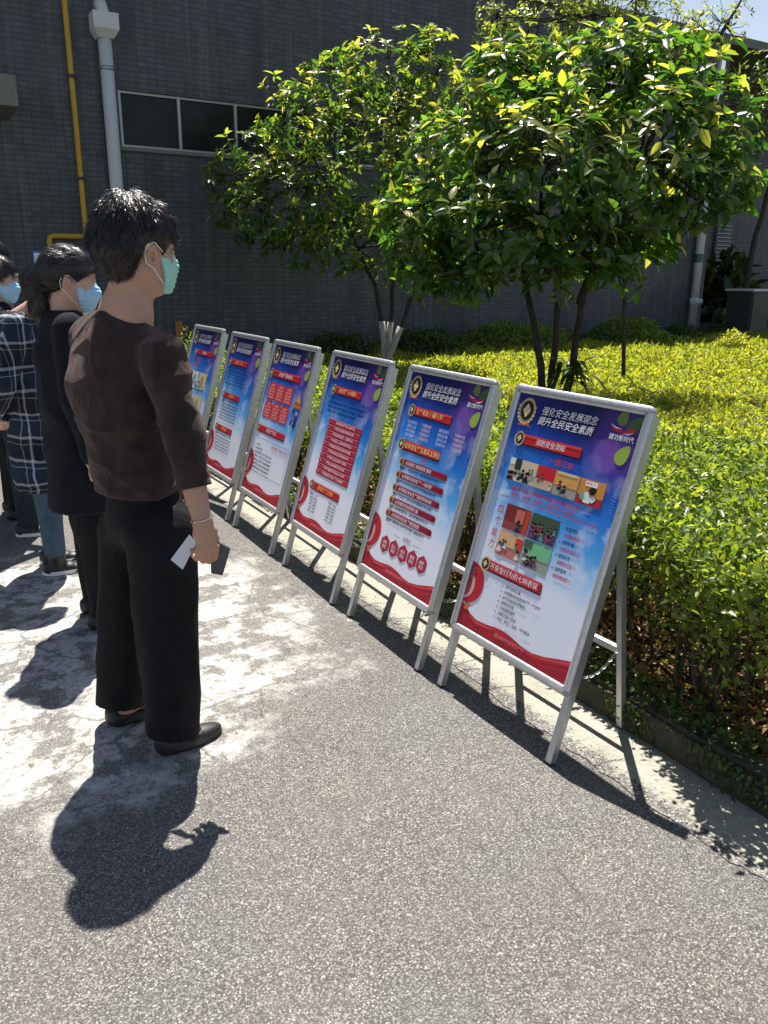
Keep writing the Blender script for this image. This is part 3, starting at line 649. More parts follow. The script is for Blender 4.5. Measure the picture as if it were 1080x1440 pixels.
def photo(par, u0, v0, u1, v1, bg, wall, people, extra=(), seed=0):
    r = random.Random(seed); mb = MB(); rect(mb, u0, v0, u1, v1, 2, bg); W, H = u1-u0, v1-v0
    rect(mb, u0, v0, u1, v0+H*.58, 3, wall)
    for (a, b, c, d, col) in extra: rect(mb, u0+a*W, v0+b*H, u0+c*W, v0+d*H, 4, col)
    for i in range(people):
        x = r.uniform(.06, .94); y = r.uniform(.35, .80); s = r.uniform(.06, .11)*(.6+y*.6)
        sh = r.choice([rgb(218, 226, 226), rgb(60, 90, 120), rgb(190, 50, 60), rgb(30, 34, 44), rgb(90, 150, 140), rgb(120, 70, 110)])
        X, Y = u0+x*W, v0+y*H; s_ = s*W
        yb = min(v1, Y+s_*2.3*IW/IH); xl, xr = max(u0, X-s_*1.1), min(u1, X+s_*1.1)
        poly(mb, [(X-s_*.4, Y+s_*.4*IW/IH), (X+s_*.4, Y+s_*.4*IW/IH), (xr, yb), (xl, yb)], 5, sh)
        disc(mb, X, Y, s_*.62, 6, rgb(190, 146, 120), 8); disc(mb, X, Y-s_*.25*IW/IH, s_*.60, 7, rgb(24, 22, 26), 8, .75)
    return mb.build('photo', MAT['print'], par)
def block(par, lines, u0, v0, v1, col, width, name='text_block', fill=.72, bold=0.0):
    mb = MB(); dv = (v1-v0)/len(lines)
    for i, s in enumerate(lines):
        if not s: continue
        n = sum(1.0 if ord(ch) > 255 else .55 for ch in s); put_text(mb, s, u0, v0+i*dv, dv*fill, 4, col, width=min(width, n*dv*fill*IH/IW*1.02), bold=bold)
    return mb.build(name, MAT['print'], par)

def poster_1(p):
    banner(p, .115, .635, .160, .200, '消防安全须知')
    mb = MB(); put_text(mb, '一懂三会', .51, .222, .026, 3, HOT, align='C', bold=.03, width=.20); mb.build('lettering', MAT['print'], p)
    photo(p, .085, .262, .335, .352, rgb(196, 186, 170), rgb(206, 190, 160), 9, [(.2, 0, .42, .5, rgb(48, 56, 50)), (.0, .0, .18, .3, rgb(226, 226, 214))], 1)
    photo(p, .337, .262, .49, .352, rgb(200, 150, 130), rgb(196, 40, 52), 4, [(.0, .6, 1, 1, rgb(196, 172, 140))], 2)
    photo(p, .492, .264, .685, .356, rgb(166, 156, 140), rgb(214, 160, 84), 4, [(.1, 0, .9, .12, rgb(220, 190, 150))], 3)
    mb = MB(); rect(mb, .692, .264, .885, .358, 2, rgb(206, 140, 66)); rect(mb, .692, .325, .885, .358, 3, rgb(170, 40, 54)); rect(mb, .735, .270, .825, .289, 3, WHITE); put_text(mb, '火灾119', .78, .273, .012, 5, HOT, align='C', bold=.02)
    poly(mb, [(.73, .34), (.74, .315), (.80, .305), (.84, .33), (.82, .345)], 4, rgb(216, 224, 220)); poly(mb, [(.715, .335), (.725, .315), (.75, .32), (.745, .345)], 5, rgb(96, 180, 150)); disc(mb, .80, .308, .026, 5, rgb(190, 140, 110), 10); disc(mb, .803, .303, .028, 6, rgb(26, 22, 26), 10, .8); rect(mb, .75, .342, .80, .350, 6, WHITE); mb.build('photo', MAT['print'], p)
    block(p, ['懂得火灾危险性会报警会扑救初起火灾会疏散逃生', '懂火灾、会报警、会灭火、会组织人员、会逃生。'], .165, .372, .418, HOT, .66, bold=.02)
    mb = MB(); rect(mb, .075, .4215, .915, .4245, 3, HOT); mb.build('rule', MAT['print'], p)
    mb = MB()
    for i, ch in enumerate('四个能力'): put_text(mb, ch, .118, .462+i*.049, .034, 3, rgb(196, 44, 60), align='C', bold=.02)
    mb.build('lettering', MAT['print'], p)
    photo(p, .165, .446, .390, .548, rgb(150, 70, 62), rgb(126, 44, 48), 3, [(.45, .1, .78, .62, rgb(196, 110, 96)), (.82, .0, 1, 1, rgb(190, 66, 40))], 5)
    photo(p, .402, .448, .632, .548, rgb(94, 70, 96), rgb(64, 84, 62), 16, [], 6)
    photo(p, .165, .556, .390, .658, rgb(196, 120, 110), rgb(214, 176, 130), 5, [(.72, .1, 1, .55, rgb(214, 66, 56))], 7)
    photo(p, .402, .556, .632, .660, rgb(150, 158, 140), rgb(116, 190, 140), 9, [(.0, .0, .3, .3, rgb(70, 100, 70))], 8)
    for i, (a, c) in enumerate((('1. 检查消除', '火灾隐患能力;'), ('2. 组织扑救', '初起火灾能力;'), ('3. 组织人员', '疏散逃生能力;'), ('4. 消防宣传', '教育培训能力。'))):
        mb = MB(); put_text(mb, a, .662, .455+i*.052, .0165, 3, NAVY, width=.135, bold=.012); put_text(mb, c, .690, .481+i*.052, .0165, 3, rgb(206, 44, 84), width=.165, bold=.01); mb.build('text_block', MAT['print'], p)
    banner(p, .125, .630, .692, .734, '不安全行为的七种表现')
    block(p, ['1、选不对的工具', '2、未经确认安全就进行下一个动作', '3、从不听从他人的警告', '4、规定性不强', '5、不按顺序操作', '6、逞能又急于求成', '7、走过、跑过、马虎、不守秩序'], .315, .758, .912, TXT, .44, fill=.66, bold=.012)
def poster_2(p):
    banner(p, .145, .665, .162, .202, '生产安全“八要八不”', rgb(250, 224, 150))
    cols = ['要遵章守纪', '要持证上岗', '要检查设备', '要规范操作']; col2 = ['不违章指挥', '不违章作业', '不冒险蛮干', '不麻痹大意']
    for u, s, c in ((.13, cols, rgb(196, 206, 236)), (.325, col2, rgb(232, 190, 206)), (.555, cols[::-1], rgb(196, 206, 236)), (.755, col2[::-1], rgb(232, 190, 206))): block(p, s, u, .232, .318, c, .175, fill=.74, bold=.03)
    banner(p, .125, .640, .334, .376, '企业安全生产五落实五到位', rgb(250, 224, 150))
    mb = MB(); put_text(mb, '五落实', .465, .393, .018, 3, HOT, align='C', bold=.02); mb.build('lettering', MAT['print'], p)
    five = [('必须落实“党政同责”要求', '董事长、党组织书记、总经理承担领导责任'), ('必须落实安全生产“一岗双责”', '所有领导班子成员承担相应职责'), ('必须落实安全生产组织领导机构', '成立安全生产委员会由董事长任主任'), ('必须落实安全管理力量', '依法设置管理机构，配齐配强管理人员'), ('必须落实安全生产报告制度', '定期向董事会业绩考核部门报告情况')]
    for i, (a, c) in enumerate(five):
        v = .422+i*.0655; mb = MB(); rect(mb, .175, v, .78, v+.030, 2, DRED); disc(mb, .78, v+.015, .0235, 2, DRED, 14, 1.0); rect(mb, .175, v, .78, v+.008, 3, rgb(176, 44, 66)); disc(mb, .185, v+.015, .032, 4, GOLD, 14); disc(mb, .185, v+.015, .020, 5, rgb(120, 60, 40), 10)
        put_text(mb, a, .245, v+.006, .018, 5, WHITE, bold=.012, width=min(.48, len(a)*.033)); put_text(mb, c, .185, v+.0385, .0155, 3, TXT, width=.54, bold=.01); mb.build('rule_bar', MAT['print'], p)
    mb = MB(); put_text(mb, '五到位', .53, .772, .022, 3, rgb(150, 40, 70), align='C', bold=.02); rect(mb, .34, .786, .44, .788, 3, DRED); rect(mb, .62, .786, .72, .788, 3, DRED); mb.build('lettering', MAT['print'], p)
    for i, (a, c) in enumerate((('责任', '到位'), ('投入', '到位'), ('培训', '到位'), ('管理', '到位'), ('救援', '到位'))):
        u = .258+i*.132; v = .850; mb = MB(); poly(mb, [(u, v-.044), (u+.06, v-.022), (u+.06, v+.022), (u, v+.044), (u-.06, v+.022), (u-.06, v-.022)], 2, rgb(176, 40, 66)); put_text(mb, a, u, v-.018, .018, 4, WHITE, align='C', bold=.02); put_text(mb, c, u, v+.003, .018, 4, WHITE, align='C', bold=.02); mb.build('hexagon', MAT['print'], p)
def poster_3(p):
    banner(p, .155, .675, .165, .205, '安全生产十大禁令', rgb(250, 224, 150))
    block(p, ['为进一步加强安全生产工作，防止和减少生产安全事故，', '保障人民群众生命和财产安全，促进经济社会持续健康', '发展，全体员工必须严格遵守以下各项规定，对违反者', '按照规定处理，直至解除劳动合同并追究责任。'], .115, .228, .330, rgb(20, 36, 92), .83, fill=.70, bold=.015)
    ten = ['未经培训严禁上岗作业', '严禁无证操作特种设备', '严禁违章指挥、违章作业', '严禁酒后上岗和疲劳作业', '严禁擅自拆除安全防护装置', '严禁在禁火区域吸烟动火', '严禁私拉乱接电气线路', '严禁占用堵塞消防通道', '严禁不戴防护用品进入现场', '严禁隐瞒不报生产安全事故']
    for i, s in enumerate(ten):
        v = .352+i*.0330; mb = MB(); rect(mb, .21, v+.005, .84, v+.0315, 2, rgb(70, 20, 40)); rect(mb, .205, v, .835, v+.0275, 3, rgb(186, 44, 70)); rect(mb, .205, v, .835, v+.004, 4, rgb(226, 130, 140)); put_text(mb, str(i+1), .235, v+.006, .016, 5, WHITE, bold=.02); put_text(mb, s, .54, v+.006, .017, 5, rgb(246, 214, 216), align='C', bold=.015, width=min(.42, len(s)*.037)); mb.build('rule_bar', MAT['print'], p)
    banner(p, .20, .745, .730, .772, '安全生产三字经', rgb(250, 200, 110))
    block(p, ['安全经，大家听', '安全帽，要戴好', '高空绳，须系牢', '用电气，查线路', '动火前，先清场', '下班时，断电源'], .225, .797, .912, TXT, .235, fill=.68, bold=.015)
    block(p, ['有隐患，早报告', '遇险情，莫慌张', '通道口，不堆物', '灭火器，会使用', '守规章，不侥幸', '保平安，回家好'], .595, .797, .912, TXT, .235, fill=.68, bold=.015)
def poster_4(p):
    banner(p, .085, .80, .168, .210, '安全生产基本常识')
    for r_ in range(2):
        for c_ in range(3):
            u = .085+c_*.213; v = .262+r_*.127; mb = MB(); poly(mb, [(u+.03, v-.012), (u+.175, v-.012), (u+.205, v+.008), (u+.205, v+.102), (u, v+.102), (u, v+.008)], 2, rgb(206, 56, 62))
            for i, s in enumerate(('一级标题', '认真学习各项', '安全操作规程', '不懂就问不会', '不做严禁违章')): put_text(mb, s, u+.102, v+.001+i*.020, .0145, 4, rgb(246, 190, 186), align='C', width=.15 if i else .11, bold=.01)
            mb.build('red_panel', MAT['print'], p)
    mb = MB(); poly(mb, [(.885, .272), (.985, .368), (.775, .366)], 2, rgb(226, 120, 40)); poly(mb, [(.885, .288), (.955, .358), (.80, .357)], 3, rgb(238, 156, 60)); put_text(mb, '注意安全', .882, .325, .026, 5, rgb(30, 20, 20), align='C', bold=.03, width=.17); mb.build('warning_triangle', MAT['print'], p)
    mb = MB(); rect(mb, .80, .395, .845, .45, 2, rgb(130, 90, 190)); rect(mb, .87, .405, .94, .465, 2, rgb(30, 60, 130)); disc(mb, .905, .398, .024, 3, rgb(200, 150, 120), 10); rect(mb, .80, .45, .835, .478, 3, rgb(40, 30, 40)); rect(mb, .87, .465, .925, .488, 3, rgb(40, 40, 60)); disc(mb, .82, .388, .022, 3, rgb(50, 40, 46), 10); mb.build('figures_print', MAT['print'], p)
    banner(p, .075, .765, .548, .590, '安全生产方针')
    mb = MB()
    for a in ((.06, .632, .95, .634), (.06, .858, .95, .860), (.06, .632, .064, .860), (.946, .632, .95, .860)): rect(mb, *a, 3, rgb(50, 56, 96))
    put_text(mb, '安全第一预防为主', .52, .650, .026, 4, rgb(214, 60, 96), width=.40, bold=.03); mb.build('text_frame', MAT['print'], p)
    block(p, ['一、坚持原则', '二、安全责任重于泰山', '三、管业务必须管安全、管生产经营必须管安全', '四、党政同责、一岗双责、齐抓共管、失职追责', '五、严格落实企业主体责任，建立健全规章制度', '六、加强教育培训，提高从业人员安全意识素质', '七、加大隐患排查治理力度，做到闭环管理到位'], .085, .672, .852, TXT, .84, fill=.60, bold=.012)
def poster_5(p):
    banner(p, .115, .64, .168, .208, '安全生产工作', rgb(250, 190, 90))
    L = '安全生产关系人民群众生命财产安全关系改革发展和社会稳定大局必须坚持以人为本把保护人民生命安全摆在首位树牢安全发展理念从源头上防范化解重大安全风险'
    def para(n, k, s0): return [(L*4)[s0+i*k:s0+i*k+k] for i in range(n)]
    block(p, para(6, 26, 0), .10, .230, .372, rgb(16, 40, 104), .86, fill=.60, bold=.012)
    banner(p, .14, .64, .424, .462, '基本要求', rgb(250, 190, 90)); block(p, para(7, 26, 9), .13, .482, .640, TXT, .82, fill=.58, bold=.015)
    banner(p, .15, .65, .672, .712, '保障措施', rgb(250, 190, 90)); block(p, para(6, 24, 17), .19, .732, .868, TXT, .74, fill=.58, bold=.012)
def poster_6(p):
    banner(p, .235, .85, .172, .208, '安全警示')
    block(p, ['认真落实安全责任', '推动企业安全发展', '排查整治风险隐患'], .20, .235, .330, HOT, .66, fill=.62, bold=.03)
    for r_ in range(2):
        for c_ in range(2):
            u, v = .25+c_*.30, .352+r_*.195; photo(p, u, v, u+.27, v+.138, (rgb(226, 226, 224), rgb(226, 214, 160))[c_], (rgb(214, 210, 216), rgb(216, 196, 120))[c_], 3, [(.3, .2, .6, .8, rgb(150, 150, 160))], 20+r_*2+c_)
            block(p, ['注意安全距离', '佩戴防护用品'], u, v+.145, v+.185, rgb(150, 40, 70), .26, fill=.55, bold=.02)
    photo(p, .25, .765, .82, .90, rgb(224, 216, 226), rgb(226, 218, 230), 3, [], 31)
POSTERS = [poster_1, poster_2, poster_3, poster_4, poster_5, poster_6]

_rails = {k: rail_mesh(k) for k in ('top', 'bottom', 'left', 'right')}
_caps = [corner_mesh(sx, sy) for sx in (-1, 1) for sy in (-1, 1)]
def _post(side):
    mb = MB(); l0 = side*(HW-.016); mb.box((-.0125, 0, -.0375), (.0125, 1, -.0135)); vs = []
    for (a, t, n) in mb.v: vs.append(TP(l0+a, (ST_T-.028) if t else .010, n))
    mb.v = vs; me = mb.mesh('front_leg', MAT['alu']); return me
def _foot(side):
    mb = MB(); mb.box((-.0138, 0, -.0388), (.0138, 1, -.0122)); mb.v = [TP(side*(HW-.016)+a, .014 if t else .0085, n) for a, t, n in mb.v]; return mb.mesh('rubber_foot', MAT['black'])
HINGE = (.285, .800); RFOOT = (.386, .0)
def rear_at(z): t = (HINGE[1]-z)/(HINGE[1]); return HINGE[0]+(RFOOT[0]-HINGE[0])*t
def _rleg(side):
    mb = MB(); y = -side*(HW-.045); n = 2
    for z0, z1, e in ((HINGE[1]+.022, .008, 0.0), (.008, .001, .0010)):
        x0, x1 = rear_at(z0), rear_at(z1); a = .011+e
        vs = [(x0-a, y-a, z0), (x0+a, y-a, z0), (x0+a, y+a, z0), (x0-a, y+a, z0), (x1-a, y-a, z1), (x1+a, y-a, z1), (x1+a, y+a, z1), (x1-a, y+a, z1)]
        mb.add(vs, [(3, 2, 1, 0), (4, 5, 6, 7), (0, 1, 5, 4), (1, 2, 6, 5), (2, 3, 7, 6), (3, 0, 4, 7)], 1 if e else 0)
    return mb.mesh('rear_leg', [MAT['alu'], MAT['black']])
def _bar():
    mb = MB(); x = rear_at(.305); y = HW-.058; mb.box((x-.010, -y, .293), (x+.010, y, .315), bev=.0015); return mb.mesh('rear_crossbar', MAT['alu'])
def _chain(side):
    mb = MB(); y = -side*(HW-.032); a = np.array(TP(side*(HW-.016), .30, -.040)); a[1] = y; b = np.array((rear_at(.335)-.012, y, .335)); n = 15
    for i in range(n):
        t = (i+.5)/n; p = a+(b-a)*t; p[2] -= .045*math.sin(math.pi*t); d = (b-a)/np.linalg.norm(b-a); L = np.linalg.norm(b-a)/n*.66
        u = np.array((0, 1, 0)) if i % 2 else np.cross(d, (0, 1, 0)); m = 8
        ring = [p+d*math.cos(q)*L+u*math.sin(q)*L*.5 for q in np.linspace(0, 2*math.pi, m, endpoint=False)]
        mb.tube(ring+[ring[0]], .0010, 4, cap=False)
    return mb.mesh('chain', MAT['frame_alu'])
def _hinge(side):
    mb = MB(); y = -side*(HW-.030); mb.tube([(HINGE[0], y-.022, HINGE[1]), (HINGE[0], y+.022, HINGE[1])], .007, 8); mb.box((HINGE[0]-.03, y-.004, HINGE[1]-.016), (HINGE[0]+.012, y+.004, HINGE[1]+.016)); return mb.mesh('hinge', MAT['frame_alu'])
_shared = {s: dict(post=_post(s), foot=_foot(s), rleg=_rleg(s), chain=_chain(s), hinge=_hinge(s)) for s in (-1, 1)}
_barm = _bar()
mb = MB(); mb.add([TP(l, s, n) for n in (-.0125, -.0030) for l, s in ((-HW+.02, ST_B+.02), (HW-.02, ST_B+.02), (HW-.02, ST_T-.02), (-HW+.02, ST_T-.02))], [(3, 2, 1, 0), (4, 5, 6, 7), (0, 1, 5, 4), (1, 2, 6, 5), (2, 3, 7, 6), (3, 0, 4, 7)]); _back = mb.mesh('back_panel', simple('back_board', (.30, .31, .32), .6))
mb = MB(); mb.face([PP(0, 1, 0), PP(1, 1, 0), PP(1, 0, 0), PP(0, 0, 0)]); _sheet = mb.mesh('poster', MAT['poster']); uvl = _sheet.uv_layers.new(name='UVMap')
for lp, q in zip(range(4), ((0, 1), (1, 1), (1, 0), (0, 0))): uvl.data[lp].uv = q

STANDS = [(1.570, 1.942, .024), (1.562, 2.684, -.022), (1.572, 3.443, -.029), (1.587, 4.226, -.019), (1.598, 4.960, -.01), (1.623, 5.806, .01)]
ST_LAB = ['nearest poster stand, showing rows of small photographs and a seven-line list', 'second nearest poster stand, with five red pill bars and a row of red hexagons',
          'third poster stand from the front, with ten stacked red bars', 'fourth poster stand from the front, with six red panels and an orange warning triangle',
          'fifth poster stand from the front, with three long paragraphs of text', 'farthest poster stand, with four small pictures, partly behind the woman in brown']
for i, (x, y, th) in enumerate(STANDS):
    st = empty('poster_stand', (x, y, 0), th); tag(st, ST_LAB[i], 'poster stand', 'aluminium poster stands in a row')
    for k in ('top', 'bottom', 'left', 'right'): link(k+'_rail', _rails[k], st)
    for c in _caps: link('corner_cap', c, st)
    link('back_panel', _back, st)
    for s in (-1, 1):
        d = _shared[s]; fl = link('front_leg', d['post'], st); link('rubber_foot', d['foot'], fl); link('rear_leg', d['rleg'], st); link('chain', d['chain'], st); link('hinge', d['hinge'], st)
    link('rear_crossbar', _barm, st)
    po = link('poster', _sheet, st); common(po); POSTERS[i](po)
# ------------------------------------------------------------------ vegetation
def unit(v): return v/np.maximum(np.linalg.norm(v, axis=-1, keepdims=True), 1e-9)
def leaf_arrays(P, Dr, Nr, L, W, full=False, fold=.18, droop=.18):
    """one folded leaf per point: P base, Dr direction, Nr approximate up; returns V, F (tris)"""
    P = np.asarray(P, float); n = len(P); Dr = unit(np.asarray(Dr, float)); S = unit(np.cross(Dr, Nr)); U = np.cross(S, Dr)
    L = np.broadcast_to(L, n)[:, None]; W = np.broadcast_to(W, n)[:, None]
    if full:
        t = [0, .30, .30, .30, .68, .68, .68, 1.0]; s = [0, -1, 0, 1, -.78, 0, .78, 0]
        V = np.stack([P + Dr*L*tt + S*W*.5*ss + U*(abs(ss)*fold*W - droop*L*tt*tt) for tt, ss in zip(t, s)], 1)
        T = np.array([(0, 2, 1), (0, 3, 2), (1, 5, 4), (1, 2, 5), (2, 6, 5), (2, 3, 6), (4, 5, 7), (5, 6, 7)])
    else:
        t = [0, .45, .45, 1.0]; s = [0, -1, 1, 0]
        V = np.stack([P + Dr*L*tt + S*W*.5*ss + U*(abs(ss)*fold*W - droop*L*tt*tt) for tt, ss in zip(t, s)], 1)
        T = np.array([(0, 3, 1), (0, 2, 3)])
    k = V.shape[1]; F = (np.arange(n)[:, None, None]*k + T[None]).reshape(-1, 3)
    return V.reshape(-1, 3), F
def rdir(n, up=0.0):
    v = NR.normal(size=(n, 3)); v[:, 2] += up; return unit(v)

LEAF = dict(
    tree=m_leaf('tree_leaf', (.022, .058, .016), (.042, .092, .022), (.10, .145, .03), .5, .28, .6, (2.1, 2.7, .8)),
    tree_b=m_leaf('back_tree_leaf', (.026, .064, .018), (.050, .10, .024), (.115, .155, .034), .5, .30, .6, (2.3, 2.7, .8)),
    fine=m_leaf('fine_leaf', (.06, .11, .03), (.09, .14, .04), (.13, .17, .05), .5, .45),
    hedge=m_leaf('hedge_leaf', (.045, .088, .018), (.085, .14, .027), (.16, .20, .045), .5, .38),
    lawn=m_leaf('groundcover_leaf', (.10, .15, .025), (.17, .215, .035), (.25, .26, .055), .5, .5),
    young=m_leaf('young_leaf', (.12, .17, .035), (.20, .235, .05), (.30, .30, .085), .5, .30),
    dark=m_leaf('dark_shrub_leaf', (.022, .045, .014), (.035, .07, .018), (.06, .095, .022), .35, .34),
    litter=m_leaf('dead_leaf', (.10, .052, .022), (.20, .115, .055), (.36, .24, .13), .12, .7, .2))
BARK = m_bark('dark_bark', (.022, .019, .015), (.075, .064, .05)); WHITEBARK = m_bark('whitewashed_bark', (.26, .26, .235), (.42, .42, .385)); TWIG = m_bark('twig_bark', (.05, .04, .028), (.11, .088, .06))

def child_at(o, par):
    o.parent = par; o.matrix_parent_inverse = Matrix.Translation(-Vector(par.location)); return o
def curve_pts(a, b, n=6, sag=.1, j=.03):
    a, b = np.array(a, float), np.array(b, float); L = np.linalg.norm(b-a); out = []
    off = NR.normal(0, 1, 3)*L*sag
    for i in range(n):
        t = i/(n-1); out.append(a+(b-a)*t + off*math.sin(math.pi*t)*.5 + NR.normal(0, 1, 3)*j*L*(0 < i < n-1)*.3)
    return out

def make_tree(name, label, cat_group, base, trunks, blobs, dep, leafmat, leaf_len, leaf_wid, tips, per, leaf_parts=0, white=0.0, group=None, axis_up=.55, limb_every=1, trunk_r=.035, young=3):
    """trunks: list of pixel polylines [(u, v, depth)...]; blobs: (u, v, ru, rv, depth offset) in photograph pixels at that depth"""
    tr = empty(name, tuple(base)); tag(tr, label, 'tree', group)
    tops = []
    for pl in trunks:
        pts = [np.array(base)+NR.normal(0, .02, 3)*[1, 1, 0] if q is None else (at_depth(*q) if len(q) == 3 else q) for q in pl]
        fine = []
        for a, b in zip(pts[:-1], pts[1:]):
            for t in np.linspace(0, 1, 4, endpoint=False): fine.append(a+(b-a)*t + NR.normal(0, .006, 3))
        fine.append(pts[-1]); n = len(fine)
        mb = MB(); mb.smooth = True; mb.tube(fine, [trunk_r*(1-.55*i/(n-1)) for i in range(n)], 9); child_at(mb.build('trunk', BARK), tr); tops += fine[n//2:]
        if white > 0:
            lo = [p for p in fine if p[2] < base[2]+white]
            if len(lo) > 1: mb = MB(); mb.smooth = True; mb.tube(lo, [trunk_r*1.06]*len(lo), 9); child_at(mb.build('whitewash', WHITEBARK), tr)
    mpp = dep/FPX; C = []; tipsP = []; tipsA = []; tipsO = []; vol = np.array([b[2]*b[3] for b in blobs], float); vol /= vol.sum()
    limbs = MB(); limbs.smooth = True; nodes = list(tops)
    for (u, v, ru, rv, dd) in blobs:
        c = at_depth(u, v, dep+dd); C.append(c); st = min(tops, key=lambda q: np.linalg.norm(q-c))
        for q in range(3):
            e = c + NR.normal(0, .33, 3)*np.array([ru, ru, rv])*mpp; cp = curve_pts(st, e, 7, .12); limbs.tube(cp, [.014*(1-.75*i/6)+.002 for i in range(7)], 5); nodes += cp[2:]
    nodes = np.array(nodes)
    for (u, v, ru, rv, dd), c, w_ in zip(blobs, C, vol):
        n = max(6, int(tips*w_)); d = rdir(n, .15); r = NR.uniform(.35, 1.0, n)**.55*(1+.10*NR.normal(size=n))
        # camera-aligned ellipsoid axes: right, heading, up
        q = d*r[:, None]; rt = np.array([math.cos(YAW), -math.sin(YAW), 0]); pos = c + np.outer(q[:, 0]*ru*mpp, rt) + np.outer(q[:, 1]*(ru+rv)*.5*mpp, HEAD) + np.outer(q[:, 2]*rv*mpp, [0, 0, 1])
        out = np.outer(d[:, 0], rt)+np.outer(d[:, 1], HEAD)+np.outer(d[:, 2], [0, 0, 1.0]); tipsO.append((d[:, 2] > -.05) & (r > .72) & (NR.uniform(0, 1, n) < .75)); tipsP.append(pos); tipsA.append(unit(out*.8+np.array([0, 0, axis_up])+NR.normal(0, .25, (n, 3))))
    TP_, TA = np.concatenate(tipsP), np.concatenate(tipsA)
    for i in range(0, len(TP_), limb_every):
        k = nodes[np.argmin(((nodes-TP_[i])**2).sum(1))]; m = (k+TP_[i])/2+NR.normal(0, .03, 3); limbs.tube([k, m, TP_[i]], [.005, .0035, .002], 3, cap=False)
    crown = empty('crown', tuple(base)); crown.parent = tr; crown.matrix_parent_inverse = Matrix.Translation(-Vector(base))
    o = limbs.build('branches', BARK); o['kind'] = 'stuff'; o.parent = crown; o.matrix_parent_inverse = Matrix.Translation(-Vector(base))
    TO = np.concatenate(tipsO); n = len(TP_); Pl = []; Dl = []; Nl = []; Ll = []; Yl = []
    for j in range(per):
        a = NR.uniform(0, 2*math.pi, n) if j == 0 else a0 + j*2.4 + NR.normal(0, .3, n)
        if j == 0: a0 = a
        x = unit(np.cross(TA, NR.normal(size=(n, 3)))) if j == 0 else xx
        if j == 0: xx = x
        y = np.cross(TA, xx); el = NR.uniform(-.15, .75, n)[:, None]
        d = unit((xx*np.cos(a)[:, None]+y*np.sin(a)[:, None]) + TA*el + np.array([0, 0, -.12])); back = NR.uniform(0, leaf_len*.9, n)[:, None]
        Pl.append(TP_-TA*back*(j/per)+d*.008); Dl.append(d); Nl.append(unit(TA+NR.normal(0, .35, (n, 3)))); Ll.append(leaf_len*NR.uniform(.42, 1.2, n)); Yl.append(TO & (j < young))
    Pl, Dl, Nl, Ll, Yl = map(np.concatenate, (Pl, Dl, Nl, Ll, Yl)); Wl = Ll*leaf_wid*NR.uniform(.85, 1.15, len(Ll))
    keep = np.ones(len(Pl), bool)
    if leaf_parts:
        # the leaves that stand nearest to the viewer are built one by one
        dd = ((Pl-CPOS)@HEAD); order = np.argsort(dd + NR.uniform(0, .9, len(dd)))[:leaf_parts]; keep[order] = False
        LMx = []
        for q in range(4):
            V, F = leaf_arrays(np.zeros((1, 3)), [[1, 0, 0]], [[0, 0, 1]], 1.0, leaf_wid*(.85+.1*q), True, .12+.05*q, .10+.07*q); LMx.append((np_mesh('', V, F, leafmat, smooth=True), np_mesh('', V, F, LEAF['young'], smooth=True)))
        for i in order:
            D, N = Dl[i], Nl[i]; S = np.cross(D, N); S /= np.linalg.norm(S); U = np.cross(S, D); o = link('leaf', LMx[i % 4][int(Yl[i])], crown); L_ = Ll[i]
            Mx = Matrix(((D[0]*L_, -S[0]*L_, U[0]*L_, Pl[i][0]), (D[1]*L_, -S[1]*L_, U[1]*L_, Pl[i][1]), (D[2]*L_, -S[2]*L_, U[2]*L_, Pl[i][2]), (0, 0, 0, 1)))
            o.matrix_parent_inverse = Matrix.Translation(-Vector(base)); o.matrix_basis = Mx
    for nm, sel, mt in (('foliage', keep & ~Yl, leafmat), ('young_foliage', keep & Yl, LEAF['young'])):
        if sel.sum() == 0: continue
        V, F = leaf_arrays(Pl[sel], Dl[sel], Nl[sel], Ll[sel], Wl[sel], True)
        fo = np_mesh(nm, V, F, mt, smooth=True); fo['kind'] = 'stuff'; fo.parent = crown; fo.matrix_parent_inverse = Matrix.Translation(-Vector(base))
    return tr

# the near multi-stemmed tree
DT = 6.55
tb = at_depth(783, 615, DT); tb[2] = float(bed_z(tb[0], tb[1]))
near_blobs = [(598, 335, 62, 72, -.1), (640, 235, 80, 82, 0), (722, 150, 88, 88, .1), (712, 85, 44, 42, .1), (835, 125, 105, 82, .1), (938, 105, 80, 70, 0), (1010, 190, 62, 80, .1), (985, 265, 70, 62, -.2), (900, 235, 105, 105, -.35),
              (770, 260, 115, 115, -.45), (690, 330, 105, 72, -.4), (815, 350, 105, 62, -.3), (640, 395, 55, 32, -.2), (885, 355, 62, 50, 0), (860, 70, 50, 34, .2), (1040, 250, 32, 36, .1), (556, 300, 30, 36, 0)]
make_tree('broadleaf_tree', 'nearer multi-stemmed broadleaf tree with big glossy leaves, behind the nearest poster stand', 'tree', tb,
          [[None, (764, 540, DT), (748, 440, DT), (725, 330, DT), (700, 240, DT)], [None, (776, 540, DT+.05), (784, 440, DT+.05), (790, 330, DT+.1), (800, 200, DT)], [None, (800, 540, DT-.05), (818, 420, DT-.1), (850, 330, DT), (900, 220, DT)], [(816, 430, DT-.1), (836, 370, DT-.2), (760, 300, DT-.2)]],
          near_blobs, DT, LEAF['tree'], .128, .40, 1150, 7, 300, group='broadleaf trees on the lawn', trunk_r=.036)
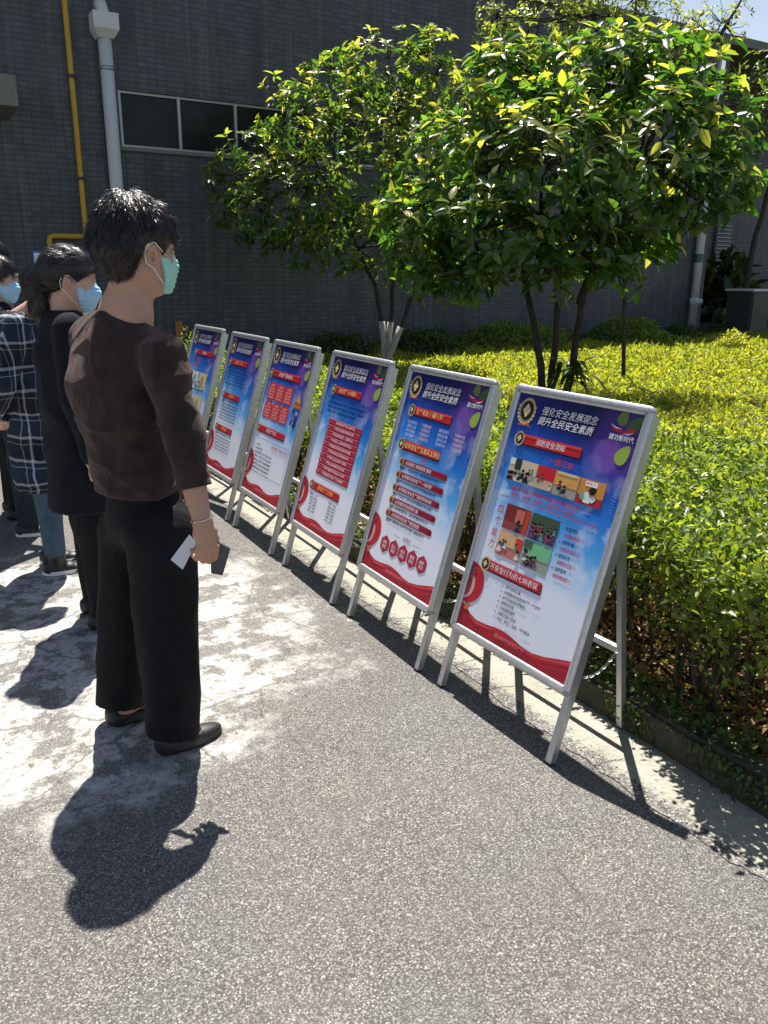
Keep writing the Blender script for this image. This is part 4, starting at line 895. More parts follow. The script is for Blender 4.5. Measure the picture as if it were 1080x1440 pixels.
# drooping dark sprout at its foot
def leaf_cloud(name, par, P, D, N, L, W, mt, full=False, kind='stuff', **kw):
    V, F = leaf_arrays(P, D, N, L, W, full, **kw); o = np_mesh(name, V, F, mt, smooth=True)
    if par is not None: child_at(o, par)
    if kind: o['kind'] = kind
    return o
sp = at_depth(805, 520, DT-.1); n = 46; sprout = empty('basal_sprout', (float(sp[0]), float(sp[1]), float(bed_z(sp[0], sp[1])))); tag(sprout, 'dark drooping leafy sprout at the foot of the nearer tree', 'plant')
P = sp+NR.normal(0, .05, (n, 3)); D = rdir(n)*[1, 1, .3]; leaf_cloud('foliage', sprout, P, D, np.tile([0, 0, 1.0], (n, 1)), NR.uniform(.12, .22, n), NR.uniform(.035, .055, n), LEAF['dark'], True, droop=.75)
mb = MB(); mb.tube(curve_pts((sp[0], sp[1], sprout.location.z-.02), sp, 5), .008, 5); child_at(mb.build('stem', BARK), sprout)

# the farther tree with whitewashed stems
DB = 11.0
bb = at_depth(543, 505, DB); bb[2] = float(bed_z(bb[0], bb[1]))
back_blobs = [(545, 105, 78, 58, 0), (602, 120, 48, 70, 0), (480, 125, 62, 52, 0), (425, 175, 68, 62, 0), (355, 225, 48, 50, 0), (312, 252, 30, 26, 0), (395, 285, 78, 66, -.2), (495, 240, 95, 90, -.3), (590, 235, 80, 100, -.2), (520, 340, 95, 56, -.2), (425, 345, 55, 38, 0), (610, 330, 60, 60, 0), (645, 160, 30, 60, .2), (345, 300, 45, 40, 0)]
make_tree('broadleaf_tree', 'farther rounded broadleaf tree with whitewashed stems, in front of the tiled wall', 'tree', bb,
          [[None, (538, 470, DB), (528, 400, DB), (480, 300, DB), (440, 220, DB)], [None, (548, 470, DB), (552, 400, DB), (555, 300, DB), (560, 180, DB)], [None, (556, 480, DB-.1), (585, 400, DB-.1), (610, 300, DB), (610, 200, DB)]],
          back_blobs, DB, LEAF['tree_b'], .115, .42, 1250, 7, 0, white=.62, group='broadleaf trees on the lawn', trunk_r=.04, young=4)
# thin fine-leaved tree reaching over the roof line
DF = 10.2; fb = at_depth(880, 500, DF); fb[2] = float(bed_z(fb[0], fb[1]))
fine_blobs = [(760, 40, 70, 40, 0), (840, 30, 70, 50, 0), (910, 50, 60, 50, 0), (870, 95, 70, 45, 0), (700, 30, 40, 30, 0), (960, 60, 40, 40, .1), (1015, 40, 40, 34, .3), (780, 90, 60, 34, .1), (860, -60, 110, 60, 0)]
make_tree('slender_tree', 'slender fine-leaved tree rising above the roof line at the upper right', 'tree', fb,
          [[None, (878, 380, DF), (885, 220, DF), (890, 100, DF), (895, -40, DF)], [(885, 240, DF), (850, 120, DF), (835, 20, DF)], [(888, 200, DF), (950, 120, DF), (1005, 62, DF), (1046, -8, DF)]],
          fine_blobs, DF, LEAF['fine'], .068, .42, 900, 6, 0, group='trees near the roof line', trunk_r=.026)
# leaning tree with whitewashed foot at the right edge
DR = float(np.array([on_y(1045, 440, 10.9)])[0]@HEAD); rb = at_depth(1041, 452, DR); rb[2] = float(bed_z(rb[0], rb[1]))
make_tree('leaning_tree', 'leaning tree with whitewashed foot beside the utility cabinet', 'tree', rb,
          [[None, (1046, 425, DR), (1058, 350, DR), (1078, 280, DR), (1100, 180, DR)]], [(1105, 150, 60, 55, 0), (1070, 190, 40, 35, 0), (1075, 110, 40, 40, 0)], DR, LEAF['tree_b'], .13, .42, 170, 6, 0, white=.62, group='trees near the roof line', trunk_r=.075)

# ---------------------------------------------------------------- hedge along the kerb
def fbm2(x, y, s): return (np.sin(x*3.1*s+1.3)*np.sin(y*2.7*s+.4)+.6*np.sin(x*6.7*s+y*3.1*s)+.4*np.sin(y*9.3*s-x*5.1*s+2.0))/2
def hedge_top(x, y): return bed_z(x, y)+np.interp(y, [-1, 1.5, 3.0, 4.5, 9], [.68, .67, .60, .46, .42])+.045*fbm2(x, y, 1.0)+.02*fbm2(x, y, 3.1)
def hedge_front(y): return np.interp(y, [0, 1.8, 2.6, 4], [1.99, 2.03, 2.14, 2.24])+.07*np.sin(y*3.3+.5)+.05*np.sin(y*7.9)
HB = 3.55
hd = empty('hedge', (2.9, 3.5, float(bed_z(2.9, 3.5)))); tag(hd, 'leafy clipped hedge running along the kerb behind the poster stands', 'hedge')
def hedge_pts(n, y0, y1, near):
    y = y0+(y1-y0)*NR.uniform(0, 1, n)**(1.35 if near else 1.0); x = hedge_front(y)+(HB-hedge_front(y))*NR.uniform(0, 1, n); z = hedge_top(x, y)-NR.exponential(.055, n)
    sprig = NR.uniform(0, 1, n) < .05; z[sprig] += NR.uniform(0, .07, sprig.sum()); return np.stack([x, y, z], 1)
def hedge_face(n, y0, y1):
    y = NR.uniform(y0, y1, n); x = hedge_front(y)+NR.exponential(.10, n)-.03+.03*NR.normal(size=n); t = NR.beta(2.6, 1.0, n); zt = hedge_top(x, y); zb = bed_z(x, y)+.10; z = zb+(zt-zb)*t
    x = x + .16*(1-t)*NR.uniform(.3, 1.5, n); return np.stack([x, y, z], 1)
def hedge_part(P, L, parts=0):
    n = len(P); D = unit(rdir(n, .35)); N = unit(np.array([0, 0, 1.0])+NR.normal(0, .55, (n, 3))); Ls = L*NR.uniform(.6, 1.2, n); k = np.ones(n, bool)
    if parts:
        dist = np.linalg.norm(P-CPOS, axis=1)+(P[:, 2] < .45)*.5; vis = np.array([(p-CPOS)@_rt/((p-CPOS)@_fw)*FPX+540 for p in P]); cand = np.where(vis < 1085)[0]; idx = cand[np.argsort(dist[cand]+NR.uniform(0, .9, len(cand)))[:parts]]; k[idx] = False
        V, F = leaf_arrays(np.zeros((1, 3)), [[1, 0, 0]], [[0, 0, 1]], 1.0, .56, True, .15, .2); me = np_mesh('', V, F, LEAF['hedge'], smooth=True)
        for i in idx:
            S = np.cross(D[i], N[i]); S /= np.linalg.norm(S); U = np.cross(S, D[i]); l = Ls[i]*1.05; o = link('leaf', me, hd)
            o.matrix_parent_inverse = Matrix.Translation(-Vector(hd.location)); o.matrix_basis = Matrix([[D[i][r]*l, -S[r]*l, U[r]*l, P[i][r]] for r in range(3)]+[[0, 0, 0, 1]])
    leaf_cloud('foliage', hd, P[k], D[k], N[k], Ls[k], Ls[k]*.56, LEAF['hedge'])
hedge_part(np.concatenate([hedge_pts(54000, .2, 3.6, True), hedge_face(6500, .2, 3.6)]), .034, 300)
hedge_part(np.concatenate([hedge_pts(30000, 3.5, 9.3, False), hedge_face(6500, 3.5, 9.3)]), .042)
# stems inside the hedge
mb = MB(); mb.smooth = True
for i in range(430):
    y = NR.uniform(.2, 8.8); x = hedge_front(y)+.14+abs(NR.normal(0, .35)); z = float(bed_z(x, y)); top = float(hedge_top(x, y))-.04
    e = np.array([x+NR.normal(0, .10), y+NR.normal(0, .12), top]); mb.tube(curve_pts((x, y, z-.02), e, 5, .08), [.008, .007, .006, .004, .002], 5, cap=False)
    for q in range(2):
        t = NR.uniform(.35, .8); s0 = np.array([x, y, z])+(e-np.array([x, y, z]))*t; mb.tube([s0, s0+np.array([NR.normal(0, .10), NR.normal(0, .10), NR.uniform(.05, .18)])], [.004, .0015], 4, cap=False)
o = mb.build('stems', TWIG); o['kind'] = 'stuff'; child_at(o, hd)

# dead leaves on the soil and a few on the gutter
n = 15000; y = NR.uniform(.1, 7.5, n); x = KERB_X+.085+NR.exponential(.42, n); k = x < 3.4; x, y = x[k], y[k]; n = len(x); P = np.stack([x, y, bed_z(x, y)+NR.uniform(.004, .03, n)], 1)
D = rdir(n)*[1, 1, .35]; lit = leaf_cloud('leaf_litter', None, P, D, unit(np.array([0, 0, 1.0])+NR.normal(0, .5, (n, 3))), NR.uniform(.022, .055, n), NR.uniform(.012, .028, n), LEAF['litter'], True, droop=.4)
tag(lit, 'dry brown leaf litter on the soil under the hedge')
# ivy and weeds creeping over the kerb
n = 7000; y = NR.uniform(.2, 8, n); x = KERB_X+.02+np.abs(NR.normal(0, .09, n)); P = np.stack([x, y, np.maximum(bed_z(x, y), KERB_H)+NR.uniform(-.015, .045, n)], 1); k = (np.sin(y*4.1)+np.sin(y*9.7+1)) > -.5
wd = leaf_cloud('kerb_weeds', None, P[k], rdir(k.sum(), .3), unit(np.array([-.3, 0, 1.0])+NR.normal(0, .4, (k.sum(), 3))), .026, .016, LEAF['dark']); tag(wd, 'low weeds creeping along the top of the kerb')

# ---------------------------------------------------------------- groundcover lawn
n = 230000; y = NR.uniform(1.2, 10.4, n); x = 4.15+15.8*NR.uniform(0, 1, n)**1.5; d = np.hypot(x, y)
bumpz = .035*(1+fbm2(x, y, 1.7))+.02*(1+fbm2(x, y, 5.0)); P = np.stack([x, y, bed_z(x, y)+bumpz*NR.uniform(.35, 1.15, n)], 1); L = .026+.0034*d
patch = (fbm2(x, y, .9)+.5*fbm2(y, x, 2.3)+.30*NR.normal(size=n)) > -.55
gl = leaf_cloud('groundcover', None, P[patch], rdir(patch.sum(), .75), unit(np.array([0, 0, 1.0])+NR.normal(0, .7, (patch.sum(), 3))), (L*NR.uniform(.6, 1.2, n))[patch], (L*.5)[patch], LEAF['lawn']); tag(gl, 'sunlit yellow-green groundcover lawn between hedge and wall')

# taller blades and weeds that break the surface of the groundcover
n = 5200; y = NR.uniform(1.6, 9.8, n); x = 4.2+13*NR.uniform(0, 1, n)**1.4; k = fbm2(x, y, 1.6) > .05; x, y = x[k], y[k]; n = len(x); d = np.hypot(x, y)
tw = leaf_cloud('tall_grass', None, np.stack([x, y, bed_z(x, y)], 1), unit(NR.normal(0, .35, (n, 3))+[0, 0, 1.0]), rdir(n), NR.uniform(.10, .24, n), .006+.0009*d, LEAF['lawn'], True, droop=.35); tag(tw, 'taller grass blades standing out of the groundcover')
# moss and creepers hanging down the kerb face
n = 3600; y = NR.uniform(.2, 7.5, n); k = (np.sin(y*5.3+.7)+np.sin(y*11.9)+.4*NR.normal(size=n)) > .25; y = y[k]; n = len(y)
kc = leaf_cloud('kerb_creeper', None, np.stack([KERB_X-.004-NR.uniform(0, .012, n), y, KERB_H*NR.beta(2.4, 1.0, n)], 1), unit(NR.normal(0, .4, (n, 3))+[-.2, 0, -.8]), unit(np.array([-1.0, 0, .3])+NR.normal(0, .3, (n, 3))), .022, .014, LEAF['dark']); tag(kc, 'small creeper leaves hanging down the kerb face')
# ---------------------------------------------------------------- shrubs along the wall
def shrub(name, label, u, v, ru, rv, dep, n, L, mt, group=None, full=False):
    c = at_depth(u, v, dep); g = float(bed_z(c[0], c[1])); rx = ru*dep/FPX; rz = max(.1, (c[2]-g)+rv*dep/FPX); e = empty(name, (float(c[0]), float(c[1]), g)); tag(e, label, 'shrub', group)
    d = rdir(n); d[:, 2] = np.abs(d[:, 2]); r = NR.uniform(.3, 1.05, n)**.6; lump = 1+.16*np.sin(d[:, 0]*7+u)*np.sin(d[:, 2]*6+d[:, 1]*5)
    P = np.array([c[0], c[1], g])+d*(r*lump)[:, None]*[rx, min(rx, .8), rz]; leaf_cloud('foliage', e, P, unit(d*.6+rdir(n, .4)), unit(d+NR.normal(0, .5, (n, 3))+[0, 0, .5]), L*NR.uniform(.6, 1.2, n), L*.5, mt, full)
    mb = MB()
    for i in range(9): mb.tube(curve_pts((c[0]+NR.normal(0, rx*.2), c[1]+NR.normal(0, .1), g-.02), (c[0]+NR.normal(0, rx*.5), c[1]+NR.normal(0, .2), g+rz*.75), 4), [.012, .009, .006, .003], 4, cap=False)
    o = mb.build('stems', TWIG); child_at(o, e); o['kind'] = 'stuff'; return e
G = 'shrubs along the foot of the wall'
def dep_y(u, Y): return Y/(HEAD[1]-math.sin(YAW)*(u-540)/FPX*1.03)
shrub('shrub', 'sunlit loose shrub just right of the near tree stems, before the wall', 880, 472, 52, 22, dep_y(880, 10.2), 4200, .075, LEAF['hedge'], G)
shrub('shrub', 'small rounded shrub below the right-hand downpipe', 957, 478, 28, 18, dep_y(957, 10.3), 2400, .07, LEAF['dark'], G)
shrub('shrub', 'small bright shrub alone on the lawn near the cabinet', 1030, 487, 22, 20, dep_y(1030, 8.7), 700, .07, LEAF['young'], G)
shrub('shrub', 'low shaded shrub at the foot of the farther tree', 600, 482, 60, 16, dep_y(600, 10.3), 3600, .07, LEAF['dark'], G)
shrub('shrub', 'long low clipped shrub seen between the stems of the near tree', 725, 470, 85, 14, dep_y(725, 10.5), 5200, .07, LEAF['hedge'], G)
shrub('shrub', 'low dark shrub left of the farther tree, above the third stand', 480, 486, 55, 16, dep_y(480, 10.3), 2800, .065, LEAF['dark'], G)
shrub('shrub', 'pale dusty shrub at the far end of the kerb behind the woman', 262, 500, 42, 26, 9.2, 2600, .045, LEAF['hedge'], G)
shrub('shrub', 'dark big-leaved plant in the recess behind the leaning tree', 1022, 392, 40, 26, dep_y(1022, 13.4), 420, .42, LEAF['dark'], G, True)
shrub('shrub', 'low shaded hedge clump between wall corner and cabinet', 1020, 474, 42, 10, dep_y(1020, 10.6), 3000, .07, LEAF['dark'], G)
# ------------------------------------------------------------------ people: smooth implicit surfaces meshed with surface nets
class SDF:
    def __init__(s): s.pr = []; s.post = []
    def cap(s, a, b, ra, rb, k=.02, e=None, q=1.0, sub=False):
        """tapered capsule; e, q: the offset along unit vector e counts 1/q (q > 1 widens the section along e)"""
        s.pr.append(('c', np.array(a, float), np.array(b, float), ra, rb, k, None if e is None else np.array(e, float)/np.linalg.norm(e), q, sub)); return s
    def ell(s, c, r, k=.02, ax=None, sub=False):
        s.pr.append(('e', np.array(c, float), np.array(r, float), k, np.eye(3) if ax is None else np.array(ax, float), sub)); return s
    def chain(s, pts, rads, k=.02, e=None, q=1.0):
        for i in range(len(pts)-1):
            qa = q[i] if hasattr(q, '__len__') else q
            s.cap(pts[i], pts[i+1], rads[i], rads[i+1], k, e, qa)
        return s
    def mesh(s, res, pad=.02):
        lo = np.full(3, 1e9); hi = np.full(3, -1e9); bx = []
        for p in s.pr:
            if p[0] == 'c':
                r = max(p[3], p[4])*max(1, p[7]); a = np.minimum(p[1], p[2])-r; b = np.maximum(p[1], p[2])+r; k = p[5]
            else:
                r = p[2].max(); a = p[1]-r; b = p[1]+r; k = p[3]
            m = k+3*res+.01; bx.append((a-m, b+m))
            if not p[-1]: lo = np.minimum(lo, a); hi = np.maximum(hi, b)
        lo -= pad; hi += pad; n = np.ceil((hi-lo)/res).astype(int)+1
        ax = [lo[i]+np.arange(n[i])*res for i in range(3)]; D = np.full(n, .5, np.float32)
        for p, (a, b) in zip(s.pr, bx):
            i0 = np.clip(np.floor((a-lo)/res).astype(int), 0, n); i1 = np.clip(np.ceil((b-lo)/res).astype(int)+1, 0, n)
            if (i1 <= i0).any(): continue
            X, Y, Z = np.meshgrid(*[ax[i][i0[i]:i1[i]] for i in range(3)], indexing='ij'); P = np.stack([X, Y, Z], -1)
            if p[0] == 'c':
                _, A, B, ra, rb, k, e, q, sub = p; d = B-A; L2 = d@d
                t = np.clip(((P-A)@d)/L2, 0, 1) if L2 > 1e-12 else np.zeros(P.shape[:3])
                O = P-A-t[..., None]*d
                if e is not None: oe = O@e; O = O-oe[..., None]*e*(1-1/q)
                f = np.linalg.norm(O, axis=-1)-(ra+(rb-ra)*t)
            else:
                _, C, r, k, axm, sub = p; q_ = (P-C)@axm.T; k0 = np.linalg.norm(q_/r, axis=-1); k1 = np.linalg.norm(q_/(r*r), axis=-1)+1e-9; f = k0*(k0-1)/k1
            sl_ = tuple(slice(i0[i], i1[i]) for i in range(3)); g = D[sl_]; f = f.astype(np.float32)
            if sub: f = -f; h = np.maximum(k-np.abs(g-f), 0)/k; D[sl_] = np.maximum(g, f)+h*h*k*.25
            else: h = np.maximum(k-np.abs(g-f), 0)/k; D[sl_] = np.minimum(g, f)-h*h*k*.25
        if s.post:
            X, Y, Z = np.meshgrid(*ax, indexing='ij')
            for fn in s.post: D = fn(D, X, Y, Z)
        return surf_nets(D, lo, res)
def surf_nets(D, lo, res):
    ins = D < 0; n = D.shape
    c = [ins[i:n[0]-1+i, j:n[1]-1+j, k:n[2]-1+k] for i in (0, 1) for j in (0, 1) for k in (0, 1)]
    cnt = sum(x.astype(np.int8) for x in c); act = (cnt > 0) & (cnt < 8); idx = np.argwhere(act); vid = np.full(act.shape, -1, np.int64); vid[act] = np.arange(len(idx))
    acc = np.zeros((len(idx), 3)); num = np.zeros(len(idx)); I, J, K = idx.T
    for a in range(3):
        for o in ((0, 0), (0, 1), (1, 0), (1, 1)):
            p0 = [I, J, K]; oth = [q for q in range(3) if q != a]; off = np.zeros(3, int); off[oth[0]], off[oth[1]] = o
            A = D[I+off[0], J+off[1], K+off[2]]; o2 = off.copy(); o2[a] += 1; B = D[I+o2[0], J+o2[1], K+o2[2]]; m = (A < 0) != (B < 0)
            t = np.where(m, A/np.where(np.abs(A-B) < 1e-12, 1e-12, A-B), 0); pt = np.tile(off.astype(float), (len(idx), 1)); pt[:, a] += t; acc[m] += pt[m]; num += m
    V = lo+(idx+acc/np.maximum(num, 1)[:, None])*res; Fs = []
    for a in range(3):
        b, c_ = (a+1) % 3, (a+2) % 3; s0 = [slice(None)]*3; s1 = [slice(None)]*3; s0[a] = slice(0, n[a]-1); s1[a] = slice(1, n[a]); A = ins[tuple(s0)]; B = ins[tuple(s1)]
        E = np.argwhere(A != B); E = E[(E[:, b] > 0) & (E[:, c_] > 0) & (E[:, b] < n[b]-1) & (E[:, c_] < n[c_]-1)]; flip = A[tuple(E.T)]
        def cell(db, dc): q = E.copy(); q[:, b] += db; q[:, c_] += dc; return vid[tuple(q.T)]
        q = np.stack([cell(-1, -1), cell(0, -1), cell(0, 0), cell(-1, 0)], 1); q[~flip] = q[~flip][:, ::-1]; Fs.append(q)
    return V, np.concatenate(Fs)
def relax(V, F, it=1, w=.5):
    E = np.concatenate([F[:, [0, 1]], F[:, [1, 2]], F[:, [2, 3]], F[:, [3, 0]]])
    for _ in range(it):
        S = np.zeros_like(V); C = np.zeros(len(V)); np.add.at(S, E[:, 0], V[E[:, 1]]); np.add.at(S, E[:, 1], V[E[:, 0]]); np.add.at(C, E[:, 0], 1); np.add.at(C, E[:, 1], 1)
        V = V*(1-w)+S/C[:, None]*w
    return V
def sdf_obj(name, s, res, mat, par, it=1):
    V, F = s.mesh(res); V = relax(V, F, it); o = np_mesh(name, V, F, mat, smooth=True)
    if par is not None: child_at(o, par)
    return o
def folds(amp, freqs, seed):
    r = np.random.default_rng(seed); W = [(unit(r.normal(size=3)*np.array([1, 1, zz])), f, r.uniform(0, 6), a) for f, zz, a in freqs]
    def fn(D, X, Y, Z):
        warp = .035*np.sin(7*Z+5*X+1)+.03*np.sin(9*Y-6*Z)
        tot = 0
        for d, f, ph, a in W: tot = tot+a*np.sin(f*(X*d[0]+Y*d[1]+Z*d[2]+warp)+ph)
        return (D+amp*tot).astype(np.float32)
    return fn
def creases(amp, specs, seed):
    """narrow cloth creases: ridges of |sin| along given directions, faded in and out by a slow mask; specs: (direction, frequency, weight)"""
    r = np.random.default_rng(seed); W = [(unit(np.array(d, float)), f, r.uniform(0, 6), a, r.uniform(0, 6, 3)) for d, f, a in specs]
    def fn(D, X, Y, Z):
        tot = 0
        for d, f, ph, a, m in W:
            warp = .05*np.sin(6*X+8*Y+5*Z+ph)+.03*np.sin(13*Z-9*X+2*ph)+.012*np.sin(31*Y+27*Z)
            mask = np.clip(.5+.9*np.sin(5*X+m[0])*np.sin(6*Y+m[1])+.7*np.sin(7*Z+m[2]), 0, 1)
            tot = tot+a*mask*(np.abs(np.sin(f*(X*d[0]+Y*d[1]+Z*d[2]+warp)+ph))**.6-.6)
        return (D+amp*tot).astype(np.float32)
    return fn
def above(z, tilt=(0, 0), at=(0, 0)): return lambda D, X, Y, Z: np.maximum(D, (z+tilt[0]*(X-at[0])+tilt[1]*(Y-at[1]))-Z).astype(np.float32)
def below(z, tilt=(0, 0), at=(0, 0)): return lambda D, X, Y, Z: np.maximum(D, Z-(z+tilt[0]*(X-at[0])+tilt[1]*(Y-at[1]))).astype(np.float32)
def half(p, nrm): return lambda D, X, Y, Z: np.maximum(D, (X-p[0])*nrm[0]+(Y-p[1])*nrm[1]+(Z-p[2])*nrm[2]).astype(np.float32)

A3 = np.array
def frame(yaw, pitch=0.0, roll=0.0):
    """rows: forward, left, up of a head or body turned by yaw (radians from +x) and pitched down"""
    f = A3([math.cos(yaw)*math.cos(pitch), math.sin(yaw)*math.cos(pitch), -math.sin(pitch)]); l = A3([-math.sin(yaw), math.cos(yaw), 0]); u = np.cross(f, l)
    if roll: l, u = l*math.cos(roll)+u*math.sin(roll), u*math.cos(roll)-l*math.sin(roll)
    return np.stack([f, l, u])
def head_sdf(s, c, fr, sc_=1.0, k=.018):
    """c: centre of the skull; a face with brow, nose, cheeks, chin, lips and two ears"""
    f, l, u = fr; P = lambda x, y, z: c+(f*x+l*y+u*z)*sc_
    s.ell(P(-.010, 0, .035), A3([.098, .076, .090])*sc_, k, fr); s.ell(P(.022, 0, -.030), A3([.072, .064, .085])*sc_, .03, fr)
    s.cap(P(.040, 0, -.070), P(.064, 0, -.095), .036*sc_, .022*sc_, .025)                          # jaw, chin
    s.cap(P(.010, .045, -.060), P(.050, .018, -.092), .022*sc_, .018*sc_, .025); s.cap(P(.010, -.045, -.060), P(.050, -.018, -.092), .022*sc_, .018*sc_, .025)
    for sg in (-1, 1):
        s.ell(P(.066, sg*.036, -.022), A3([.022, .026, .022])*sc_, .02, fr)                          # cheek
        s.ell(P(.072, sg*.033, .020), A3([.018, .028, .010])*sc_, .014, fr)                           # brow
        s.ell(P(.086, sg*.032, .004), A3([.011, .015, .009])*sc_, .006, fr)                           # lids
        ec = P(-.004, sg*.076, -.012); fe = np.stack([f*.95+l*sg*.25, l*sg*.97-f*.25, u])
        s.ell(ec, A3([.020, .007, .033])*sc_, .008, fe); s.ell(P(-.006, sg*.082, .006), A3([.014, .006, .014])*sc_, .006, fe); s.ell(P(.000, sg*.080, -.016), A3([.008, .007, .014])*sc_, .004, fe, sub=True)
    s.cap(P(.088, 0, .010), P(.110, 0, -.024), .007*sc_, .012*sc_, .014); s.ell(P(.098, .012, -.030), A3([.010, .008, .008])*sc_, .008, fr); s.ell(P(.098, -.012, -.030), A3([.010, .008, .008])*sc_, .008, fr)
    s.cap(P(.088, -.016, -.054), P(.088, .016, -.054), .006*sc_, .006*sc_, .008); s.cap(P(.086, -.013, -.064), P(.086, .013, -.064), .007*sc_, .007*sc_, .008)
    return P
def hand_sdf(s, wr, d, back, curl, side=1, spread=.10, sc_=1.0, curls=None, thumb=None):
    """wr wrist, d direction of the hand, back normal of its back; curl bends the fingers towards the palm; side: +1 thumb on d x back side"""
    d = d/np.linalg.norm(d); back = back-d*(back@d); back /= np.linalg.norm(back); a = np.cross(d, back)*side; K = .008
    kn = wr+d*.082*sc_
    s.cap(wr, wr+d*.02*sc_, .022*sc_, .024*sc_, .014, a, 1.25); s.cap(wr+d*.025*sc_, wr+d*.072*sc_, .0165*sc_, .0145*sc_, .012, a, 2.15); tips = []
    L = [(.042, .025, .021), (.046, .029, .022), (.043, .027, .021), (.034, .020, .018)]; cu = curls or [curl*.85, curl, curl*1.05, curl*1.1]
    for i in range(4):
        off = (1.5-i)*.0185*sc_; p = wr+d*(.078-.004*abs(i-1))*sc_+a*off; ang = cu[i]*.55; sp = a*spread*(1.5-i)*.5
        for j, ln in enumerate(L[i]):
            dv = d*math.cos(ang)-back*math.sin(ang)+sp*(.4 if j else .6); dv /= np.linalg.norm(dv); q = p+dv*ln*sc_
            s.cap(p, q, (.0092-.0006*j)*sc_, (.0086-.0008*j)*sc_, .005 if j else .009); p = q; ang += cu[i]*(.95 if j == 0 else .7)
        tips.append(p)
    tb, t1, t2 = thumb or ((.35, .55, .35), (.75, .45, .35), (.95, .05, .25))
    p = wr+d*.022*sc_+a*.020*sc_; s.cap(wr+d*.012*sc_+a*.010*sc_, p, .014*sc_, .014*sc_, .012)
    for (x, y, z), ln, r0, r1 in ((tb, .040, .0135, .0110), (t1, .031, .0105, .0098), (t2, .026, .0096, .0078)):
        dv = d*x+a*y-back*z; dv /= np.linalg.norm(dv); q = p+dv*ln*sc_; s.cap(p, q, r0*sc_, r1*sc_, .007); p = q
    return tips, p
def hair_strands(name, roots, nrm, flow, length, mat, par, width=.0012, seg=4, lift=.35, jitter=.3, grav=.25):
    n = len(roots); P = np.array(roots, float); d = unit(flow+nrm*lift+NR.normal(0, jitter, (n, 3))); L = np.broadcast_to(length, n)*NR.uniform(.6, 1.15, n); side = unit(np.cross(d, nrm+NR.normal(0, .3, (n, 3)))); rows = []
    for i in range(seg+1):
        t = i/seg; w_ = width*(1-t*.85)+.00015; rows += [P-side*w_, P+side*w_]; d = unit(d+np.array([0, 0, -grav/seg*2])+NR.normal(0, .07, (n, 3))); P = P+d*(L/seg)[:, None]
    V = np.stack(rows, 1); k = V.shape[1]; T = np.array([(2*i, 2*i+1, 2*i+3, 2*i+2) for i in range(seg)]); F = (np.arange(n)[:, None, None]*k+T[None]).reshape(-1, 4)
    o = np_mesh(name, V.reshape(-1, 3), F, mat, smooth=True); child_at(o, par); o['kind'] = 'stuff'; return o
def strands_on(name, V, F, count, flowfn, length, mat, par, sel=None, **kw):
    c = V[F].mean(1); nr = np.cross(V[F[:, 1]]-V[F[:, 0]], V[F[:, 2]]-V[F[:, 0]]); nr = unit(nr); ok = np.arange(len(F)) if sel is None else np.where(sel(c))[0]
    pick = NR.choice(ok, count); r = c[pick]+NR.normal(0, .003, (count, 3)); return hair_strands(name, r, nr[pick], flowfn(c[pick], nr[pick]), length, mat, par, **kw)
def mask_obj(par, c, fr, mat, sc_=1.0, res=.0035):
    """pleated mask as a thin shell over nose, mouth and chin, with ear loops"""
    f, l, u = fr; P = lambda x, y, z: c+(f*x+l*y+u*z)*sc_
    s = SDF(); s.ell(P(.040, 0, -.042), A3([.078, .070, .072])*sc_, .01, fr); s.cap(P(.080, 0, -.015), P(.106, 0, -.030), .016*sc_, .018*sc_, .03); s.cap(P(.075, 0, -.09), P(.066, 0, -.10), .03*sc_, .024*sc_, .03)
    cp = P(.028, 0, 0); s.post = [half(cp, -f*.95-u*.30), half(P(0, 0, -.006), u*.97-f*.24), half(P(0, 0, -.112), -u),
        lambda D, X, Y, Z: (D+.0016*np.sin(((X-c[0])*u[0]+(Y-c[1])*u[1]+(Z-c[2])*u[2])*430)).astype(np.float32)]
    m = sdf_obj('mask', s, res, mat, par, 1)
    for sg in (-1, 1):
        mb = MB(); mb.smooth = True
        e1, e2 = P(-.020, sg*.083, .014), P(-.022, sg*.083, -.034); a, b = P(.052, sg*.064, -.010), P(.050, sg*.058, -.088)
        mb.tube([a, P(.02, sg*.080, .010), P(.002, sg*.088, .022), e1, P(-.028, sg*.086, -.010), e2, P(.0, sg*.084, -.046), P(.025, sg*.074, -.070), b], .0016*sc_, 5); mb.build('ear_loop', MAT['white'], m)
    return m
def torso_sdf(s, hipc, chest, neck, lsh, rsh, lat, fwd, w=1.0, k=.06, inflate=0.0):
    i = inflate; mid = (hipc+chest)/2
    s.cap(hipc, mid, (.125+i)*w, (.112+i)*w, k, lat, 1.28); s.cap(mid, chest, (.112+i)*w, (.122+i)*w, k, lat, 1.25)
    s.cap(chest, chest+(neck-chest)*.55, (.122+i)*w, (.082+i)*w, k, lat, 1.45)
    s.cap(lsh, rsh, .050+i, .050+i, k); s.cap(chest+(neck-chest)*.6, lsh, .060+i, .052+i, .05); s.cap(chest+(neck-chest)*.6, rsh, .060+i, .052+i, .05)
